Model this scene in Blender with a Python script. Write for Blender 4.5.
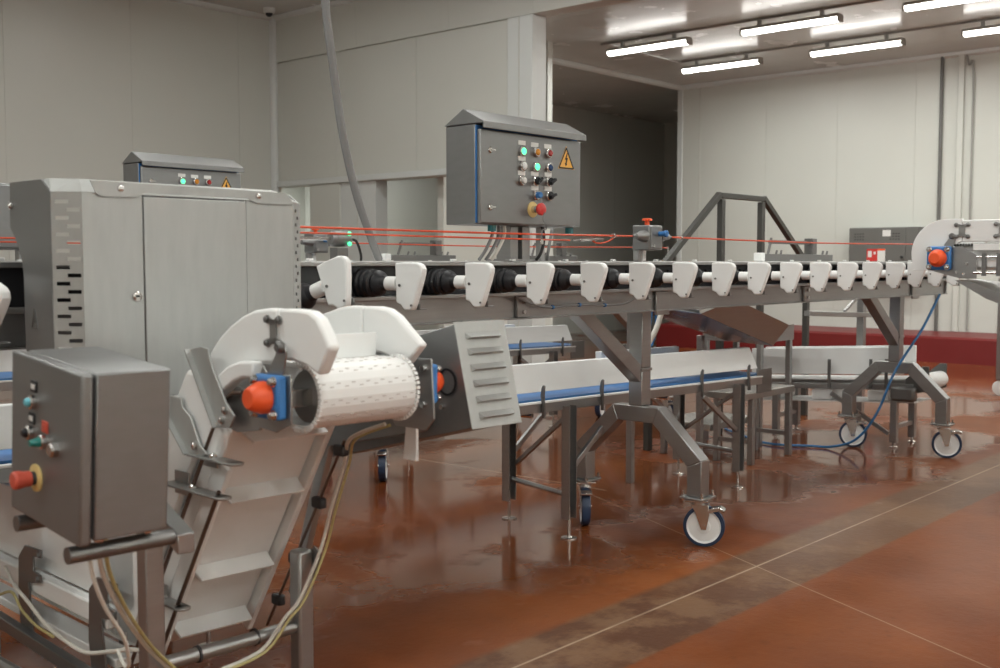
import bpy, math, random
from mathutils import Vector, Matrix

random.seed(7)
for o in list(bpy.data.objects):
    bpy.data.objects.remove(o)
SC = bpy.context.scene
COL = SC.collection
PI = math.pi

# ------------------------------------------------------------------ camera, world, exposure
CAM_H = 1.38
PSI = math.radians(41.50)          # the grading lines run 41.5 degrees to the right of the view axis
PITCH = math.radians(3.708)
cam = bpy.data.cameras.new('camera')
cam.sensor_width = 36.0
cam.lens = 40.0
cam.clip_start = 0.05
cam.clip_end = 100
cam.dof.use_dof = True
cam.dof.focus_distance = 5.0
cam.dof.aperture_fstop = 4.5
camo = bpy.data.objects.new('camera', cam)
COL.objects.link(camo)
camo.location = (0, 0, CAM_H)
camo.rotation_euler = (PI / 2 - PITCH, 0, PSI - PI / 2)
SC.camera = camo

world = bpy.data.worlds.new('world')
SC.world = world
world.use_nodes = True
world.node_tree.nodes['Background'].inputs[0].default_value = (0.8, 0.85, 0.9, 1)
world.node_tree.nodes['Background'].inputs[1].default_value = 0.05

SC.view_settings.view_transform = 'Standard'
SC.view_settings.look = 'None'
SC.view_settings.gamma = 1.0
SC.view_settings.use_curve_mapping = False
SC.view_settings.exposure = -0.10
LAMP_W_HALL = 34.0
LAMP_W_ROOM = 48.0
LAMP_W_FILL = 95.0      # added fill lamps, unseen, on the wall behind the photographer
LAMP_W_NEAR = 50.0      # brighter lamps over the aisle behind the photographer

# ------------------------------------------------------------------ materials
def new_mat(name):
    m = bpy.data.materials.new(name)
    m.use_nodes = True
    nt = m.node_tree
    b = nt.nodes['Principled BSDF']
    return m, nt, b

def nd(nt, t, **kw):
    n = nt.nodes.new(t)
    for k, v in kw.items():
        setattr(n, k, v)
    return n

def plain(name, col, rough=0.5, metal=0.0, var=0.06, scale=8.0, bump=0.0, stretch=None, spec=0.5, rvar=0.08):
    """Procedural surface: colour and gloss vary a little with noise."""
    m, nt, b = new_mat(name)
    tc = nd(nt, 'ShaderNodeTexCoord')
    mp = nd(nt, 'ShaderNodeMapping')
    if stretch:
        mp.inputs['Scale'].default_value = stretch
    no = nd(nt, 'ShaderNodeTexNoise')
    no.inputs['Scale'].default_value = scale
    no.inputs['Detail'].default_value = 5
    nt.links.new(tc.outputs['Object'], mp.inputs['Vector'])
    nt.links.new(mp.outputs['Vector'], no.inputs['Vector'])
    mx = nd(nt, 'ShaderNodeMix', data_type='RGBA')
    lo = [max(0, c * (1 - var)) for c in col] + [1]
    hi = [min(1, c * (1 + var)) for c in col] + [1]
    mx.inputs[6].default_value = lo
    mx.inputs[7].default_value = hi
    nt.links.new(no.outputs['Fac'], mx.inputs[0])
    nt.links.new(mx.outputs[2], b.inputs['Base Color'])
    mr = nd(nt, 'ShaderNodeMapRange')
    mr.inputs[3].default_value = max(0.02, rough - rvar)
    mr.inputs[4].default_value = min(1, rough + rvar)
    nt.links.new(no.outputs['Fac'], mr.inputs[0])
    nt.links.new(mr.outputs[0], b.inputs['Roughness'])
    b.inputs['Metallic'].default_value = metal
    b.inputs['Specular IOR Level'].default_value = spec
    if bump:
        bp = nd(nt, 'ShaderNodeBump')
        bp.inputs['Strength'].default_value = bump
        bp.inputs['Distance'].default_value = 0.002
        nt.links.new(no.outputs['Fac'], bp.inputs['Height'])
        nt.links.new(bp.outputs[0], b.inputs['Normal'])
    return m

def emit(name, col, strength):
    m, nt, b = new_mat(name)
    b.inputs['Base Color'].default_value = (*col, 1)
    b.inputs['Emission Color'].default_value = (*col, 1)
    b.inputs['Emission Strength'].default_value = strength
    b.inputs['Roughness'].default_value = 0.4
    return m

M = {}
M['steel'] = plain('brushed_steel', (0.36, 0.362, 0.36), 0.34, 0.9, 0.10, 6, 0.02, (1, 1, 14))
M['steel_box'] = plain('satin_steel_sheet', (0.245, 0.25, 0.25), 0.42, 0.8, 0.10, 5, 0.02, (3, 3, 9))
M['steel_cover'] = plain('blasted_steel_sheet', (0.40, 0.41, 0.40), 0.50, 0.65, 0.12, 7, 0.03, (6, 6, 1.2))
M['steel_mid'] = plain('grey_steel_plate', (0.33, 0.33, 0.32), 0.4, 0.8, 0.1, 9)
M['steel_dark'] = plain('dull_steel', (0.20, 0.20, 0.197), 0.42, 0.85, 0.12, 9)
M['steel_rod'] = plain('dark_brown_steel_rod', (0.16, 0.12, 0.10), 0.35, 0.8, 0.15, 12)
M['chrome'] = plain('polished_steel', (0.62, 0.61, 0.60), 0.2, 1.0, 0.05, 10)
M['white'] = plain('white_polyethylene', (0.79, 0.805, 0.80), 0.42, 0, 0.03, 5, 0.02)
M['belt_white'] = plain('white_modular_belt', (0.77, 0.775, 0.765), 0.5, 0, 0.03, 30, 0.05)
M['slot'] = plain('belt_hinge_gap', (0.50, 0.47, 0.45), 0.7, 0, 0.1, 20)
M['black'] = plain('black_plastic', (0.014, 0.0145, 0.017), 0.42, 0, 0.25, 9, spec=0.3)
M['rubber'] = plain('black_rubber', (0.02, 0.02, 0.022), 0.6, 0, 0.2, 12)
M['blue'] = plain('blue_plastic', (0.035, 0.17, 0.44), 0.4, 0, 0.06, 10)
M['blue_belt'] = plain('blue_belt', (0.03, 0.16, 0.42), 0.4, 0, 0.15, 9, 0, (1, 6, 1))
M['tyre'] = plain('blue_rubber_tyre', (0.018, 0.038, 0.085), 0.5, 0, 0.1, 12)
M['orange'] = plain('orange_plastic', (0.80, 0.095, 0.02), 0.45, 0, 0.05, 10)
M['rope'] = plain('orange_cord', (0.58, 0.075, 0.025), 0.5, 0, 0.12, 40)
M['red'] = plain('red_plastic', (0.55, 0.035, 0.03), 0.35, 0, 0.06, 10)
M['red_dull'] = plain('dull_red_plastic', (0.48, 0.075, 0.045), 0.45, 0, 0.08, 10)
M['yellow'] = plain('yellow_plastic', (0.66, 0.50, 0.20), 0.5, 0, 0.06, 10)
M['sign_yellow'] = plain('yellow_sign', (0.80, 0.42, 0.07), 0.45, 0, 0.04, 10)
M['amber'] = plain('amber_lens', (0.62, 0.25, 0.03), 0.25, 0, 0.05, 10)
M['ruby'] = plain('red_lens', (0.30, 0.02, 0.02), 0.25, 0, 0.05, 10)
M['navy'] = plain('blue_lens', (0.02, 0.06, 0.16), 0.25, 0, 0.05, 10)
M['teal'] = plain('teal_plastic', (0.02, 0.16, 0.18), 0.35, 0, 0.05, 10)
M['label'] = plain('label_plate', (0.66, 0.66, 0.64), 0.5, 0, 0.05, 60)
M['green_on'] = emit('green_lamp_on', (0.10, 0.95, 0.42), 1.5)
M['cable_white'] = plain('white_cable', (0.66, 0.64, 0.58), 0.5, 0, 0.06, 20)
M['cable_yellow'] = plain('yellow_cable', (0.46, 0.40, 0.18), 0.5, 0, 0.1, 20)
M['cable_grey'] = plain('grey_cable', (0.17, 0.172, 0.172), 0.5, 0, 0.08, 20)
M['cable_blue'] = plain('blue_hose', (0.03, 0.16, 0.38), 0.4, 0, 0.08, 20)
M['wall'] = plain('wall_panel_paint', (0.575, 0.59, 0.55), 0.38, 0, 0.03, 1.2, 0.02)
M['wall_joint'] = plain('wall_joint_sealant', (0.53, 0.53, 0.49), 0.6, 0, 0.05, 3)
M['trim'] = plain('white_cove_trim', (0.61, 0.64, 0.63), 0.35, 0, 0.03, 3)
M['ceil'] = plain('ceiling_panel_paint', (0.58, 0.60, 0.58), 0.25, 0, 0.04, 2)
M['kerb'] = plain('red_painted_kerb', (0.15, 0.010, 0.010), 0.4, 0, 0.12, 3, 0.05)
M['conduit'] = plain('grey_conduit', (0.30, 0.30, 0.28), 0.45, 0, 0.08, 6)
M['grey_paint'] = plain('grey_paint', (0.125, 0.124, 0.116), 0.45, 0, 0.06, 6)
M['rail_paint'] = plain('dark_grey_rail_paint', (0.065, 0.065, 0.06), 0.4, 0.3, 0.06, 6)
M['lamp_on'] = emit('lamp_diffuser_on', (1.0, 0.98, 0.93), 14.0)
M['chute_film'] = plain('blue_film_on_steel', (0.10, 0.14, 0.22), 0.25, 0.6, 0.5, 7)
M['chequer'] = plain('chequer_plate', (0.42, 0.41, 0.39), 0.35, 0.85, 0.1, 14)

def floor_material():
    m, nt, b = new_mat('wet_resin_floor')
    L = nt.links.new
    geo = nd(nt, 'ShaderNodeNewGeometry')
    sep = nd(nt, 'ShaderNodeSeparateXYZ')
    L(geo.outputs['Position'], sep.inputs[0])
    def noise(scale, detail=4, rough=0.55, vec=None):
        n = nd(nt, 'ShaderNodeTexNoise')
        n.inputs['Scale'].default_value = scale
        n.inputs['Detail'].default_value = detail
        n.inputs['Roughness'].default_value = rough
        L(vec or geo.outputs['Position'], n.inputs['Vector'])
        return n.outputs['Fac']
    def math_(op, a, bb=None, clamp=False):
        n = nd(nt, 'ShaderNodeMath', operation=op, use_clamp=clamp)
        for i, q in enumerate((a, bb)):
            if q is None:
                continue
            if isinstance(q, (int, float)):
                n.inputs[i].default_value = q
            else:
                L(q, n.inputs[i])
        return n.outputs[0]
    def ramp(v, a, c, lo=0.0, hi=1.0):
        n = nd(nt, 'ShaderNodeMapRange', clamp=True)
        L(v, n.inputs[0])
        n.inputs[1].default_value = a
        n.inputs[2].default_value = c
        n.inputs[3].default_value = lo
        n.inputs[4].default_value = hi
        return n.outputs[0]
    def mix(f, a, c):
        n = nd(nt, 'ShaderNodeMix', data_type='RGBA')
        L(f, n.inputs[0])
        for i, q in ((6, a), (7, c)):
            if isinstance(q, tuple):
                n.inputs[i].default_value = (*q, 1)
            else:
                L(q, n.inputs[i])
        return n.outputs[2]
    n_big = noise(0.55, 3)
    n_mid = noise(2.1, 5, 0.6)
    n_fine = noise(14, 4, 0.6)
    col = mix(ramp(n_mid, 0.25, 0.8), (0.105, 0.025, 0.006), (0.190, 0.052, 0.013))
    col = mix(ramp(n_big, 0.40, 0.66, 0, 0.7), col, (0.235, 0.074, 0.020))
    col = mix(ramp(n_fine, 0.62, 0.75, 0, 0.3), col, (0.06, 0.020, 0.010))
    # worn grey band either side of the marking line
    dy = math_('ABSOLUTE', math_('SUBTRACT', sep.outputs['Y'], 2.42))
    # strip of older, greyer screed between y = 2.14 and y = 2.58, dirtier towards the machine
    yw = math_('ADD', sep.outputs['Y'], math_('MULTIPLY', math_('SUBTRACT', n_fine, 0.5), 0.03))
    band = math_('MULTIPLY', ramp(yw, 2.13, 2.145), ramp(yw, 2.56, 2.60, 1, 0))
    tone = mix(ramp(noise(1.9, 6, 0.72), 0.46, 0.56), (0.075, 0.036, 0.021), (0.150, 0.088, 0.050))
    tone = mix(ramp(sep.outputs['X'], 3.6, 5.2, 0.0, 0.55), tone, (0.165, 0.098, 0.056))
    col = mix(math_('MULTIPLY', band, 0.85), col, tone)
    # marking lines and joints
    line1 = ramp(dy, 0.004, 0.007, 1, 0)
    dx = math_('ABSOLUTE', math_('SUBTRACT', sep.outputs['X'], 5.41))
    line2 = math_('MULTIPLY', ramp(dx, 0.006, 0.009, 1, 0), ramp(sep.outputs['Y'], 3.9, 3.95))
    # diagonal fall joint through (5.19, 3.80) and (3.90, 1.24)
    nx, ny = 2.56 / 2.867, -1.29 / 2.867
    dd = math_('ABSOLUTE', math_('ADD', math_('ADD', math_('MULTIPLY', sep.outputs['X'], nx), math_('MULTIPLY', sep.outputs['Y'], ny)), -(5.19 * nx + 3.80 * ny)))
    line3 = math_('MULTIPLY', ramp(dd, 0.003, 0.005, 0.8, 0), ramp(sep.outputs['Y'], 3.9, 3.95, 1, 0))
    lines = math_('MAXIMUM', line1, math_('MAXIMUM', line2, line3))
    lines = math_('MULTIPLY', lines, ramp(n_mid, 0.30, 0.50, 0.25, 0.75))
    col = mix(lines, col, (0.36, 0.27, 0.19))
    L(col, b.inputs['Base Color'])
    # standing water under and behind the line, damp elsewhere
    wet = noise(0.8, 5, 0.62)
    wet = math_('ADD', wet, ramp(sep.outputs['Y'], 2.0, 3.5, -0.22, 0.06))
    wetm = ramp(wet, 0.44, 0.53)
    rough = math_('ADD', math_('MULTIPLY', math_('SUBTRACT', 1.0, wetm), 0.30), 0.085)
    rough = math_('ADD', rough, math_('MULTIPLY', n_fine, 0.04))
    L(rough, b.inputs['Roughness'])
    L(math_('ADD', math_('MULTIPLY', wetm, 0.30), 0.10), b.inputs['Specular IOR Level'])
    bp = nd(nt, 'ShaderNodeBump')
    bp.inputs['Distance'].default_value = 0.0015
    L(math_('SUBTRACT', 1.0, wetm), bp.inputs['Strength'])
    L(noise(26, 4, 0.6), bp.inputs['Height'])
    L(bp.outputs[0], b.inputs['Normal'])
    return m
M['floor'] = floor_material()

# ------------------------------------------------------------------ mesh helpers
OFF = {}
def V(*a):
    return Vector(a)

class MB:
    def __init__(s):
        s.v = []
        s.f = []
    def add(s, vs, fs):
        n = len(s.v)
        s.v += [tuple(v) for v in vs]
        s.f += [[i + n for i in f] for f in fs]
        return s
    def box(s, x0, x1, y0, y1, z0, z1):
        return s.add([(x0, y0, z0), (x1, y0, z0), (x1, y1, z0), (x0, y1, z0), (x0, y0, z1), (x1, y0, z1), (x1, y1, z1), (x0, y1, z1)],
                     [(0, 3, 2, 1), (4, 5, 6, 7), (0, 1, 5, 4), (1, 2, 6, 5), (2, 3, 7, 6), (3, 0, 4, 7)])
    def hexa(s, q):
        return s.add(q, [(0, 3, 2, 1), (4, 5, 6, 7), (0, 1, 5, 4), (1, 2, 6, 5), (2, 3, 7, 6), (3, 0, 4, 7)])
    def beam(s, p0, p1, w, h, up=(0, 0, 1)):
        p0 = Vector(p0); p1 = Vector(p1)
        d = (p1 - p0).normalized()
        side = d.cross(Vector(up)).normalized()
        u = side.cross(d).normalized()
        a = side * w / 2; b = u * h / 2
        q = [p0 - a - b, p0 + a - b, p0 + a + b, p0 - a + b, p1 - a - b, p1 + a - b, p1 + a + b, p1 - a + b]
        return s.add(q, [(0, 3, 2, 1), (4, 5, 6, 7), (0, 1, 5, 4), (1, 2, 6, 5), (2, 3, 7, 6), (3, 0, 4, 7)])
    def lathe(s, o, axis, prof, n=20):
        o = Vector(o); ax = Vector(axis).normalized()
        t = Vector((0, 0, 1)) if abs(ax.z) < 0.9 else Vector((1, 0, 0))
        e1 = ax.cross(t).normalized(); e2 = ax.cross(e1)
        vs = []; fs = []
        for (h, r) in prof:
            for k in range(n):
                a = 2 * PI * k / n
                vs.append(o + ax * h + e1 * (r * math.cos(a)) + e2 * (r * math.sin(a)))
        for i in range(len(prof) - 1):
            for k in range(n):
                k2 = (k + 1) % n
                fs.append((i * n + k, i * n + k2, (i + 1) * n + k2, (i + 1) * n + k))
        fs.append(tuple(range(n - 1, -1, -1)))
        fs.append(tuple((len(prof) - 1) * n + k for k in range(n)))
        return s.add(vs, fs)
    def cyl(s, p0, p1, r, r1=None, n=16):
        p0 = Vector(p0); p1 = Vector(p1)
        return s.lathe(p0, p1 - p0, [(0, r), ((p1 - p0).length, r if r1 is None else r1)], n)
    def ring(s, o, axis, r0, r1, h, n=28):
        """a flat ring (washer) from radius r0 to r1, thickness h"""
        o = Vector(o); ax = Vector(axis).normalized()
        t = Vector((0, 0, 1)) if abs(ax.z) < 0.9 else Vector((1, 0, 0))
        e1 = ax.cross(t).normalized(); e2 = ax.cross(e1)
        vs = []; fs = []
        for (hh, r) in ((0, r0), (0, r1), (h, r1), (h, r0)):
            for k in range(n):
                a = 2 * PI * k / n
                vs.append(o + ax * hh + e1 * (r * math.cos(a)) + e2 * (r * math.sin(a)))
        for i in range(4):
            j = (i + 1) % 4
            for k in range(n):
                k2 = (k + 1) % n
                fs.append((i * n + k, i * n + k2, j * n + k2, j * n + k))
        return s.add(vs, fs)
    def tube(s, pts, r, n=8, sub=6):
        P = [Vector(p) for p in pts]
        if sub > 1 and len(P) > 2:
            Q = []
            for i in range(len(P) - 1):
                a = P[max(i - 1, 0)]; b = P[i]; c = P[i + 1]; d = P[min(i + 2, len(P) - 1)]
                for k in range(sub):
                    t = k / sub
                    Q.append(0.5 * ((2 * b) + (c - a) * t + (2 * a - 5 * b + 4 * c - d) * t * t + (3 * b - a - 3 * c + d) * t ** 3))
            Q.append(P[-1]); P = Q
        vs = []; fs = []
        up = Vector((0.13, 0.27, 0.95)).normalized()
        for i, p in enumerate(P):
            d = (P[min(i + 1, len(P) - 1)] - P[max(i - 1, 0)]).normalized()
            e1 = d.cross(up)
            if e1.length < 1e-3:
                e1 = d.cross(Vector((1, 0, 0)))
            e1.normalize(); e2 = d.cross(e1); up = -e2 if e2.dot(up) < 0 else e2
            e2 = up; e1 = d.cross(e2)
            for k in range(n):
                a = 2 * PI * k / n
                vs.append(p + e1 * (r * math.cos(a)) + e2 * (r * math.sin(a)))
        for i in range(len(P) - 1):
            for k in range(n):
                k2 = (k + 1) % n
                fs.append((i * n + k, i * n + k2, (i + 1) * n + k2, (i + 1) * n + k))
        fs.append(tuple(range(n - 1, -1, -1)))
        fs.append(tuple((len(P) - 1) * n + k for k in range(n)))
        return s.add(vs, fs)
    def prism(s, pts, axis, a, b):
        n = len(pts)
        def mk(p, t):
            if axis == 'x': return (t, p[0], p[1])
            if axis == 'y': return (p[0], t, p[1])
            return (p[0], p[1], t)
        vs = [mk(p, a) for p in pts] + [mk(p, b) for p in pts]
        fs = [tuple(range(n - 1, -1, -1)), tuple(range(n, 2 * n))]
        for i in range(n):
            j = (i + 1) % n
            fs.append((i, j, n + j, n + i))
        return s.add(vs, fs)
    def sphere(s, c, r, n=14):
        prof = []
        k = max(4, n // 2)
        for i in range(k + 1):
            a = PI * i / k
            prof.append((-r * math.cos(a), max(1e-4, r * math.sin(a))))
        return s.lathe(c, (0, 0, 1), prof, n)
    def build(s, name, mat, par=None, off=None, loc=None, bev=0.0, seg=2, smooth=30, solid=0.0):
        if off is None:
            off = OFF[par.name] if (par is not None and loc is None) else V(0, 0, 0)
        off = Vector(off)
        me = bpy.data.meshes.new(name)
        me.from_pydata([tuple(Vector(v) - off) for v in s.v], [], s.f)
        import bmesh
        bm = bmesh.new(); bm.from_mesh(me)
        bmesh.ops.recalc_face_normals(bm, faces=bm.faces)
        bm.to_mesh(me); bm.free()
        if smooth:
            for p in me.polygons:
                p.use_smooth = True
            me.set_sharp_from_angle(angle=math.radians(smooth))
        me.materials.append(M[mat] if isinstance(mat, str) else mat)
        o = bpy.data.objects.new(name, me)
        COL.objects.link(o)
        if solid:
            md = o.modifiers.new('solid', 'SOLIDIFY'); md.thickness = solid; md.offset = 0
        if bev:
            md = o.modifiers.new('bevel', 'BEVEL'); md.width = bev; md.segments = seg
            md.limit_method = 'ANGLE'; md.angle_limit = math.radians(35)
        if par is not None:
            o.parent = par
        if loc is not None:
            base = OFF[par.name] if par is not None else V(0, 0, 0)
            o.location = Vector(loc) - base
            OFF[o.name] = V(0, 0, 0)
        else:
            OFF[o.name] = off
            if par is None:
                o.location = off
        return o

def thing(name, label, cat, loc=(0, 0, 0), rotz=0.0, group=None, frame=None):
    """Empty at the thing's base; its parts are given in world (or 'frame') coordinates."""
    o = bpy.data.objects.new(name, None)
    o.empty_display_size = 0.1
    COL.objects.link(o)
    o.location = loc
    o.rotation_euler = (0, 0, rotz)
    tag(o, label, cat, group)
    OFF[o.name] = Vector(frame if frame is not None else loc)
    return o

def tag(o, label, cat, group=None):
    o['label'] = label
    o['category'] = cat
    if group:
        o['group'] = group
    return o

def struct(o, label):
    o['kind'] = 'structure'
    o['label'] = label
    return o

def copy_tree(o, parent=None):
    c = o.copy()
    COL.objects.link(c)
    c.parent = parent
    OFF[c.name] = OFF.get(o.name, V(0, 0, 0)).copy()
    for ch in list(o.children):
        copy_tree(ch, c)
    return c

def shift_copy(o, d, label, group=None):
    c = copy_tree(o)
    c.location = Vector(o.location) + Vector(d)
    c['label'] = label
    if group:
        c['group'] = group
    return c

# ------------------------------------------------------------------ the setting
XB = 9.30            # plane of the cross wall
YA = 12.28           # plane of the far long wall
ZL = 4.65            # ceiling of the line room
ZH = 4.30            # ceiling of the hall beyond
XR = 16.0            # end wall of the hall
YH = 10.16           # back side of the hall
YD = 13.2            # back wall of the dark annex

fl = MB().box(-5, 22, -6, 14.5, -0.2, 0).build('floor', 'floor')
struct(fl, 'wet terracotta red resin floor with pale marking lines')

def panel_wall(name, label, axis, plane, facing, a0, a1, z0, z1, step, first, zsplit=None, mat='wall'):
    """A wall core with separate cladding panels standing 4 mm proud, 5 mm joints."""
    core = MB()
    t = 0.10
    if axis == 'x':    # runs along x at y = plane
        y0, y1 = (plane, plane + t) if facing < 0 else (plane - t, plane)
        core.box(a0, a1, y0, y1, z0, z1)
    else:
        x0, x1 = (plane, plane + t) if facing < 0 else (plane - t, plane)
        core.box(x0, x1, a0, a1, z0, z1)
    w = struct(core.build(name, 'wall_joint'), label)
    edges = [a0]
    e = first
    while e < a1 - 0.05:
        if e > a0 + 0.05:
            edges.append(e)
        e += step
    edges.append(a1)
    zs = [z0] + ([zsplit] if zsplit else []) + [z1]
    g = 0.0015
    for j in range(len(zs) - 1):
        for i in range(len(edges) - 1):
            b = MB()
            p, q = edges[i] + g, edges[i + 1] - g
            if axis == 'x':
                yy = (plane - 0.006, plane + 0.001) if facing < 0 else (plane - 0.001, plane + 0.006)
                b.box(p, q, yy[0], yy[1], zs[j] + (g if j else 0), zs[j + 1] - (g if j < len(zs) - 2 else 0))
            else:
                xx = (plane - 0.006, plane + 0.001) if facing < 0 else (plane - 0.001, plane + 0.006)
                b.box(xx[0], xx[1], p, q, zs[j] + (g if j else 0), zs[j + 1] - (g if j < len(zs) - 2 else 0))
            b.build('wall_panel', mat, w)
    return w

panel_wall('wall_far', 'long grey-white panelled wall behind the drive cover', 'x', YA, -1, -5, XB, 0, ZL, 1.54, -0.51)
panel_wall('wall_end', 'bright white panelled end wall of the hall above the red kerb', 'y', XR, -1, -6, YH + 0.0, 0, ZH, 1.18, -5.6)
panel_wall('wall_near', 'white panelled wall behind the photographer', 'x', -6, 1, -5, XR, 0, ZL, 1.54, -4.4)
panel_wall('wall_side', 'white panelled wall on the drive side', 'y', -5, 1, -6, YA, 0, ZL, 1.54, -5.4)

# cross wall: bulkhead over a low opening, column, and the beam that carries on over the hall opening
def wall_piece(par, x0, x1, y0, y1, z0, z1, name='wall_panel', mat='wall', bev=0.002):
    return MB().box(x0, x1, y0, y1, z0, z1).build(name, mat, par, bev=bev)
wb = MB().box(XB + 0.02, XB + 0.20, 8.11, YA, 2.40, 4.64).build('wall_cross', 'wall_joint')
struct(wb, 'grey-white cross wall with bulkhead, low opening and square column')
yy = [8.11, 9.55, 11.0, YA]
for i in range(3):
    wall_piece(wb, XB, XB + 0.22, yy[i] + 0.002, yy[i + 1] - 0.002, 2.385, 4.018)
yy = [-6, -4.5, -3.0, -1.5, 0, 1.5, 3.0, 4.5, 6.0, 7.74, 9.0, 10.6, YA]
for i in range(len(yy) - 1):
    wall_piece(wb, XB - 0.012, XB + 0.24, yy[i] + 0.0005, yy[i + 1] - 0.0005, 4.035, ZL)
wall_piece(wb, XB - 0.02, XB + 0.22, 7.75, 8.105, 0, 4.034, 'column', 'trim', 0.01)
MB().box(XB - 0.028, XB - 0.02, 7.93, 7.936, 0, 4.03).build('column_joint', 'wall_joint', wb)
wall_piece(wb, XB, XB + 0.22, 10.95, 11.55, 0, 2.384, 'column', 'wall', 0.004)
wall_piece(wb, XB + 0.02, XB + 0.22, 10.30, 10.949, 0, 2.384, 'column', 'trim', 0.004)
MB().box(XB + 0.012, XB + 0.03, 10.62, 10.63, 1.6, 2.2).build('column_joint', 'wall_joint', wb)
MB().box(XB - 0.03, XB - 0.005, 8.11, YA, 2.385, 2.46).build('bulkhead_trim', 'trim', wb, bev=0.006)
# low room behind the opening
lr = MB().box(11.5, 11.6, 9.42, 14.4, 0, 2.9).build('wall_store', 'wall')
struct(lr, 'cream wall of the store seen through the low opening')
lr2 = MB().box(XB + 0.22, 11.6, 9.32, 9.42, 0, 2.9).build('wall_store_side', 'wall')
struct(lr2, 'cream side wall of the store behind the low opening')
lr3 = MB().box(XB + 0.2, 11.6, 14.4, 14.5, 0, 2.9).build('wall_store_end', 'wall')
struct(lr3, 'cream far wall of the store behind the low opening')
lr4 = MB().box(XB + 0.24, 11.6, 9.3, 14.5, 2.9, 3.0).build('ceiling_store', 'ceil')
struct(lr4, 'pale low ceiling of the store')
st = MB().box(XB + 0.01, XB + 0.1, YA, 14.5, 0, 4.6).build('wall_store_left', 'wall')
struct(st, 'cream left wall of the store')

# hall: lintel and cove along its back side, open to an unlit annex
lt = MB().box(11.6, XR + 4.2, YH, YH + 0.12, ZH - 0.02, ZH + 0.35).build('trim_1', 'trim')
struct(lt, 'white lintel above the opening to the unlit annex')
MB().cyl((XB + 0.25, YH - 0.02, ZH - 0.03), (XR, YH - 0.02, ZH - 0.03), 0.05, n=12).build('cove', 'trim', lt)
cv = MB().cyl((XR - 0.01, -6, ZH - 0.02), (XR - 0.01, YH, ZH - 0.02), 0.05, n=12).build('trim_2', 'trim')
struct(cv, 'white cove between hall ceiling and end wall')
c3 = MB().box(XR - 0.02, XR + 0.10, YH - 0.07, YH + 0.03, 0, ZH).build('trim_3', 'trim', bev=0.01)
struct(c3, 'white corner trim where the end wall stops at the annex')
MB().box(XR - 0.016, XR - 0.006, YH - 0.40, YH - 0.39, 0, ZH).build('corner_joint', 'wall_joint', c3)
c4 = MB().cyl((5.2, YA - 0.01, ZL - 0.01), (XB, YA - 0.01, ZL - 0.01), 0.055, n=12)
c4.cyl((XB - 0.01, YA, ZL - 0.01), (XB - 0.01, -6, ZL - 0.01), 0.05, n=12)
c4.cyl((XB - 0.015, YA - 0.015, 0), (XB - 0.015, YA - 0.015, ZL), 0.06, n=12)
struct(c4.build('trim_4', 'trim'), 'white coves in the upper corner of the line room')
panel_wall('wall_annex', 'unlit grey wall of the annex behind the opening', 'x', YD, -1, 11.6, 21, 0, ZH + 0.3, 1.6, 12.0)
an = MB().box(20.2, 20.3, YH, YD, 0, ZH + 0.3).build('wall_annex_end', 'wall')
struct(an, 'end wall of the unlit annex')
an2 = MB().box(11.6, 11.7, 9.42, YD, 2.9, ZH + 0.3).build('wall_annex_side', 'wall')
struct(an2, 'wall over the store on the annex side')
an3 = MB().box(XR + 0.10, 20.3, YH - 0.1, YH, 0, ZH + 0.3).build('wall_annex_near', 'wall')
struct(an3, 'near wall of the unlit annex behind the end wall')

# ceilings, in panels
ce = MB().box(-5, XB - 0.02, -6, YA, ZL + 0.01, ZL + 0.12).build('ceiling', 'wall_joint')
struct(ce, 'pale grey ceiling of the line room')
x = -5.0
while x < XB - 0.1:
    x1 = min(x + 1.2, XB - 0.02)
    MB().box(x + 0.002, x1 - 0.002, -6, YA, ZL, ZL + 0.011).build('ceiling_panel', 'ceil', ce)
    x += 1.2
ch = MB().box(XB + 0.2, XR + 0.1, -6, YH, ZH + 0.01, ZH + 0.12).build('ceiling_hall', 'wall_joint')
struct(ch, 'glossy pale ceiling of the hall with lamp rows')
x = XB + 0.24
while x < XR - 0.05:
    x1 = min(x + 1.13, XR)
    MB().box(x + 0.002, x1 - 0.002, -6, YH, ZH, ZH + 0.011).build('ceiling_panel', 'ceil', ch)
    x += 1.13
ca = MB().box(11.6, 20.3, YH + 0.1, YD, ZH + 0.02, ZH + 0.12).build('ceiling_annex', 'ceil')
struct(ca, 'unlit ceiling of the annex')

# red kerb along the end wall
kb = MB().prism([(15.36, 0), (15.38, 0.33), (15.42, 0.355), (15.995, 0.40), (15.995, 0)], 'y', -6, YH)
kbo = kb.build('baseboard_end', 'kerb', smooth=20)
struct(kbo, 'dark red painted concrete kerb along the end wall')

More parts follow.
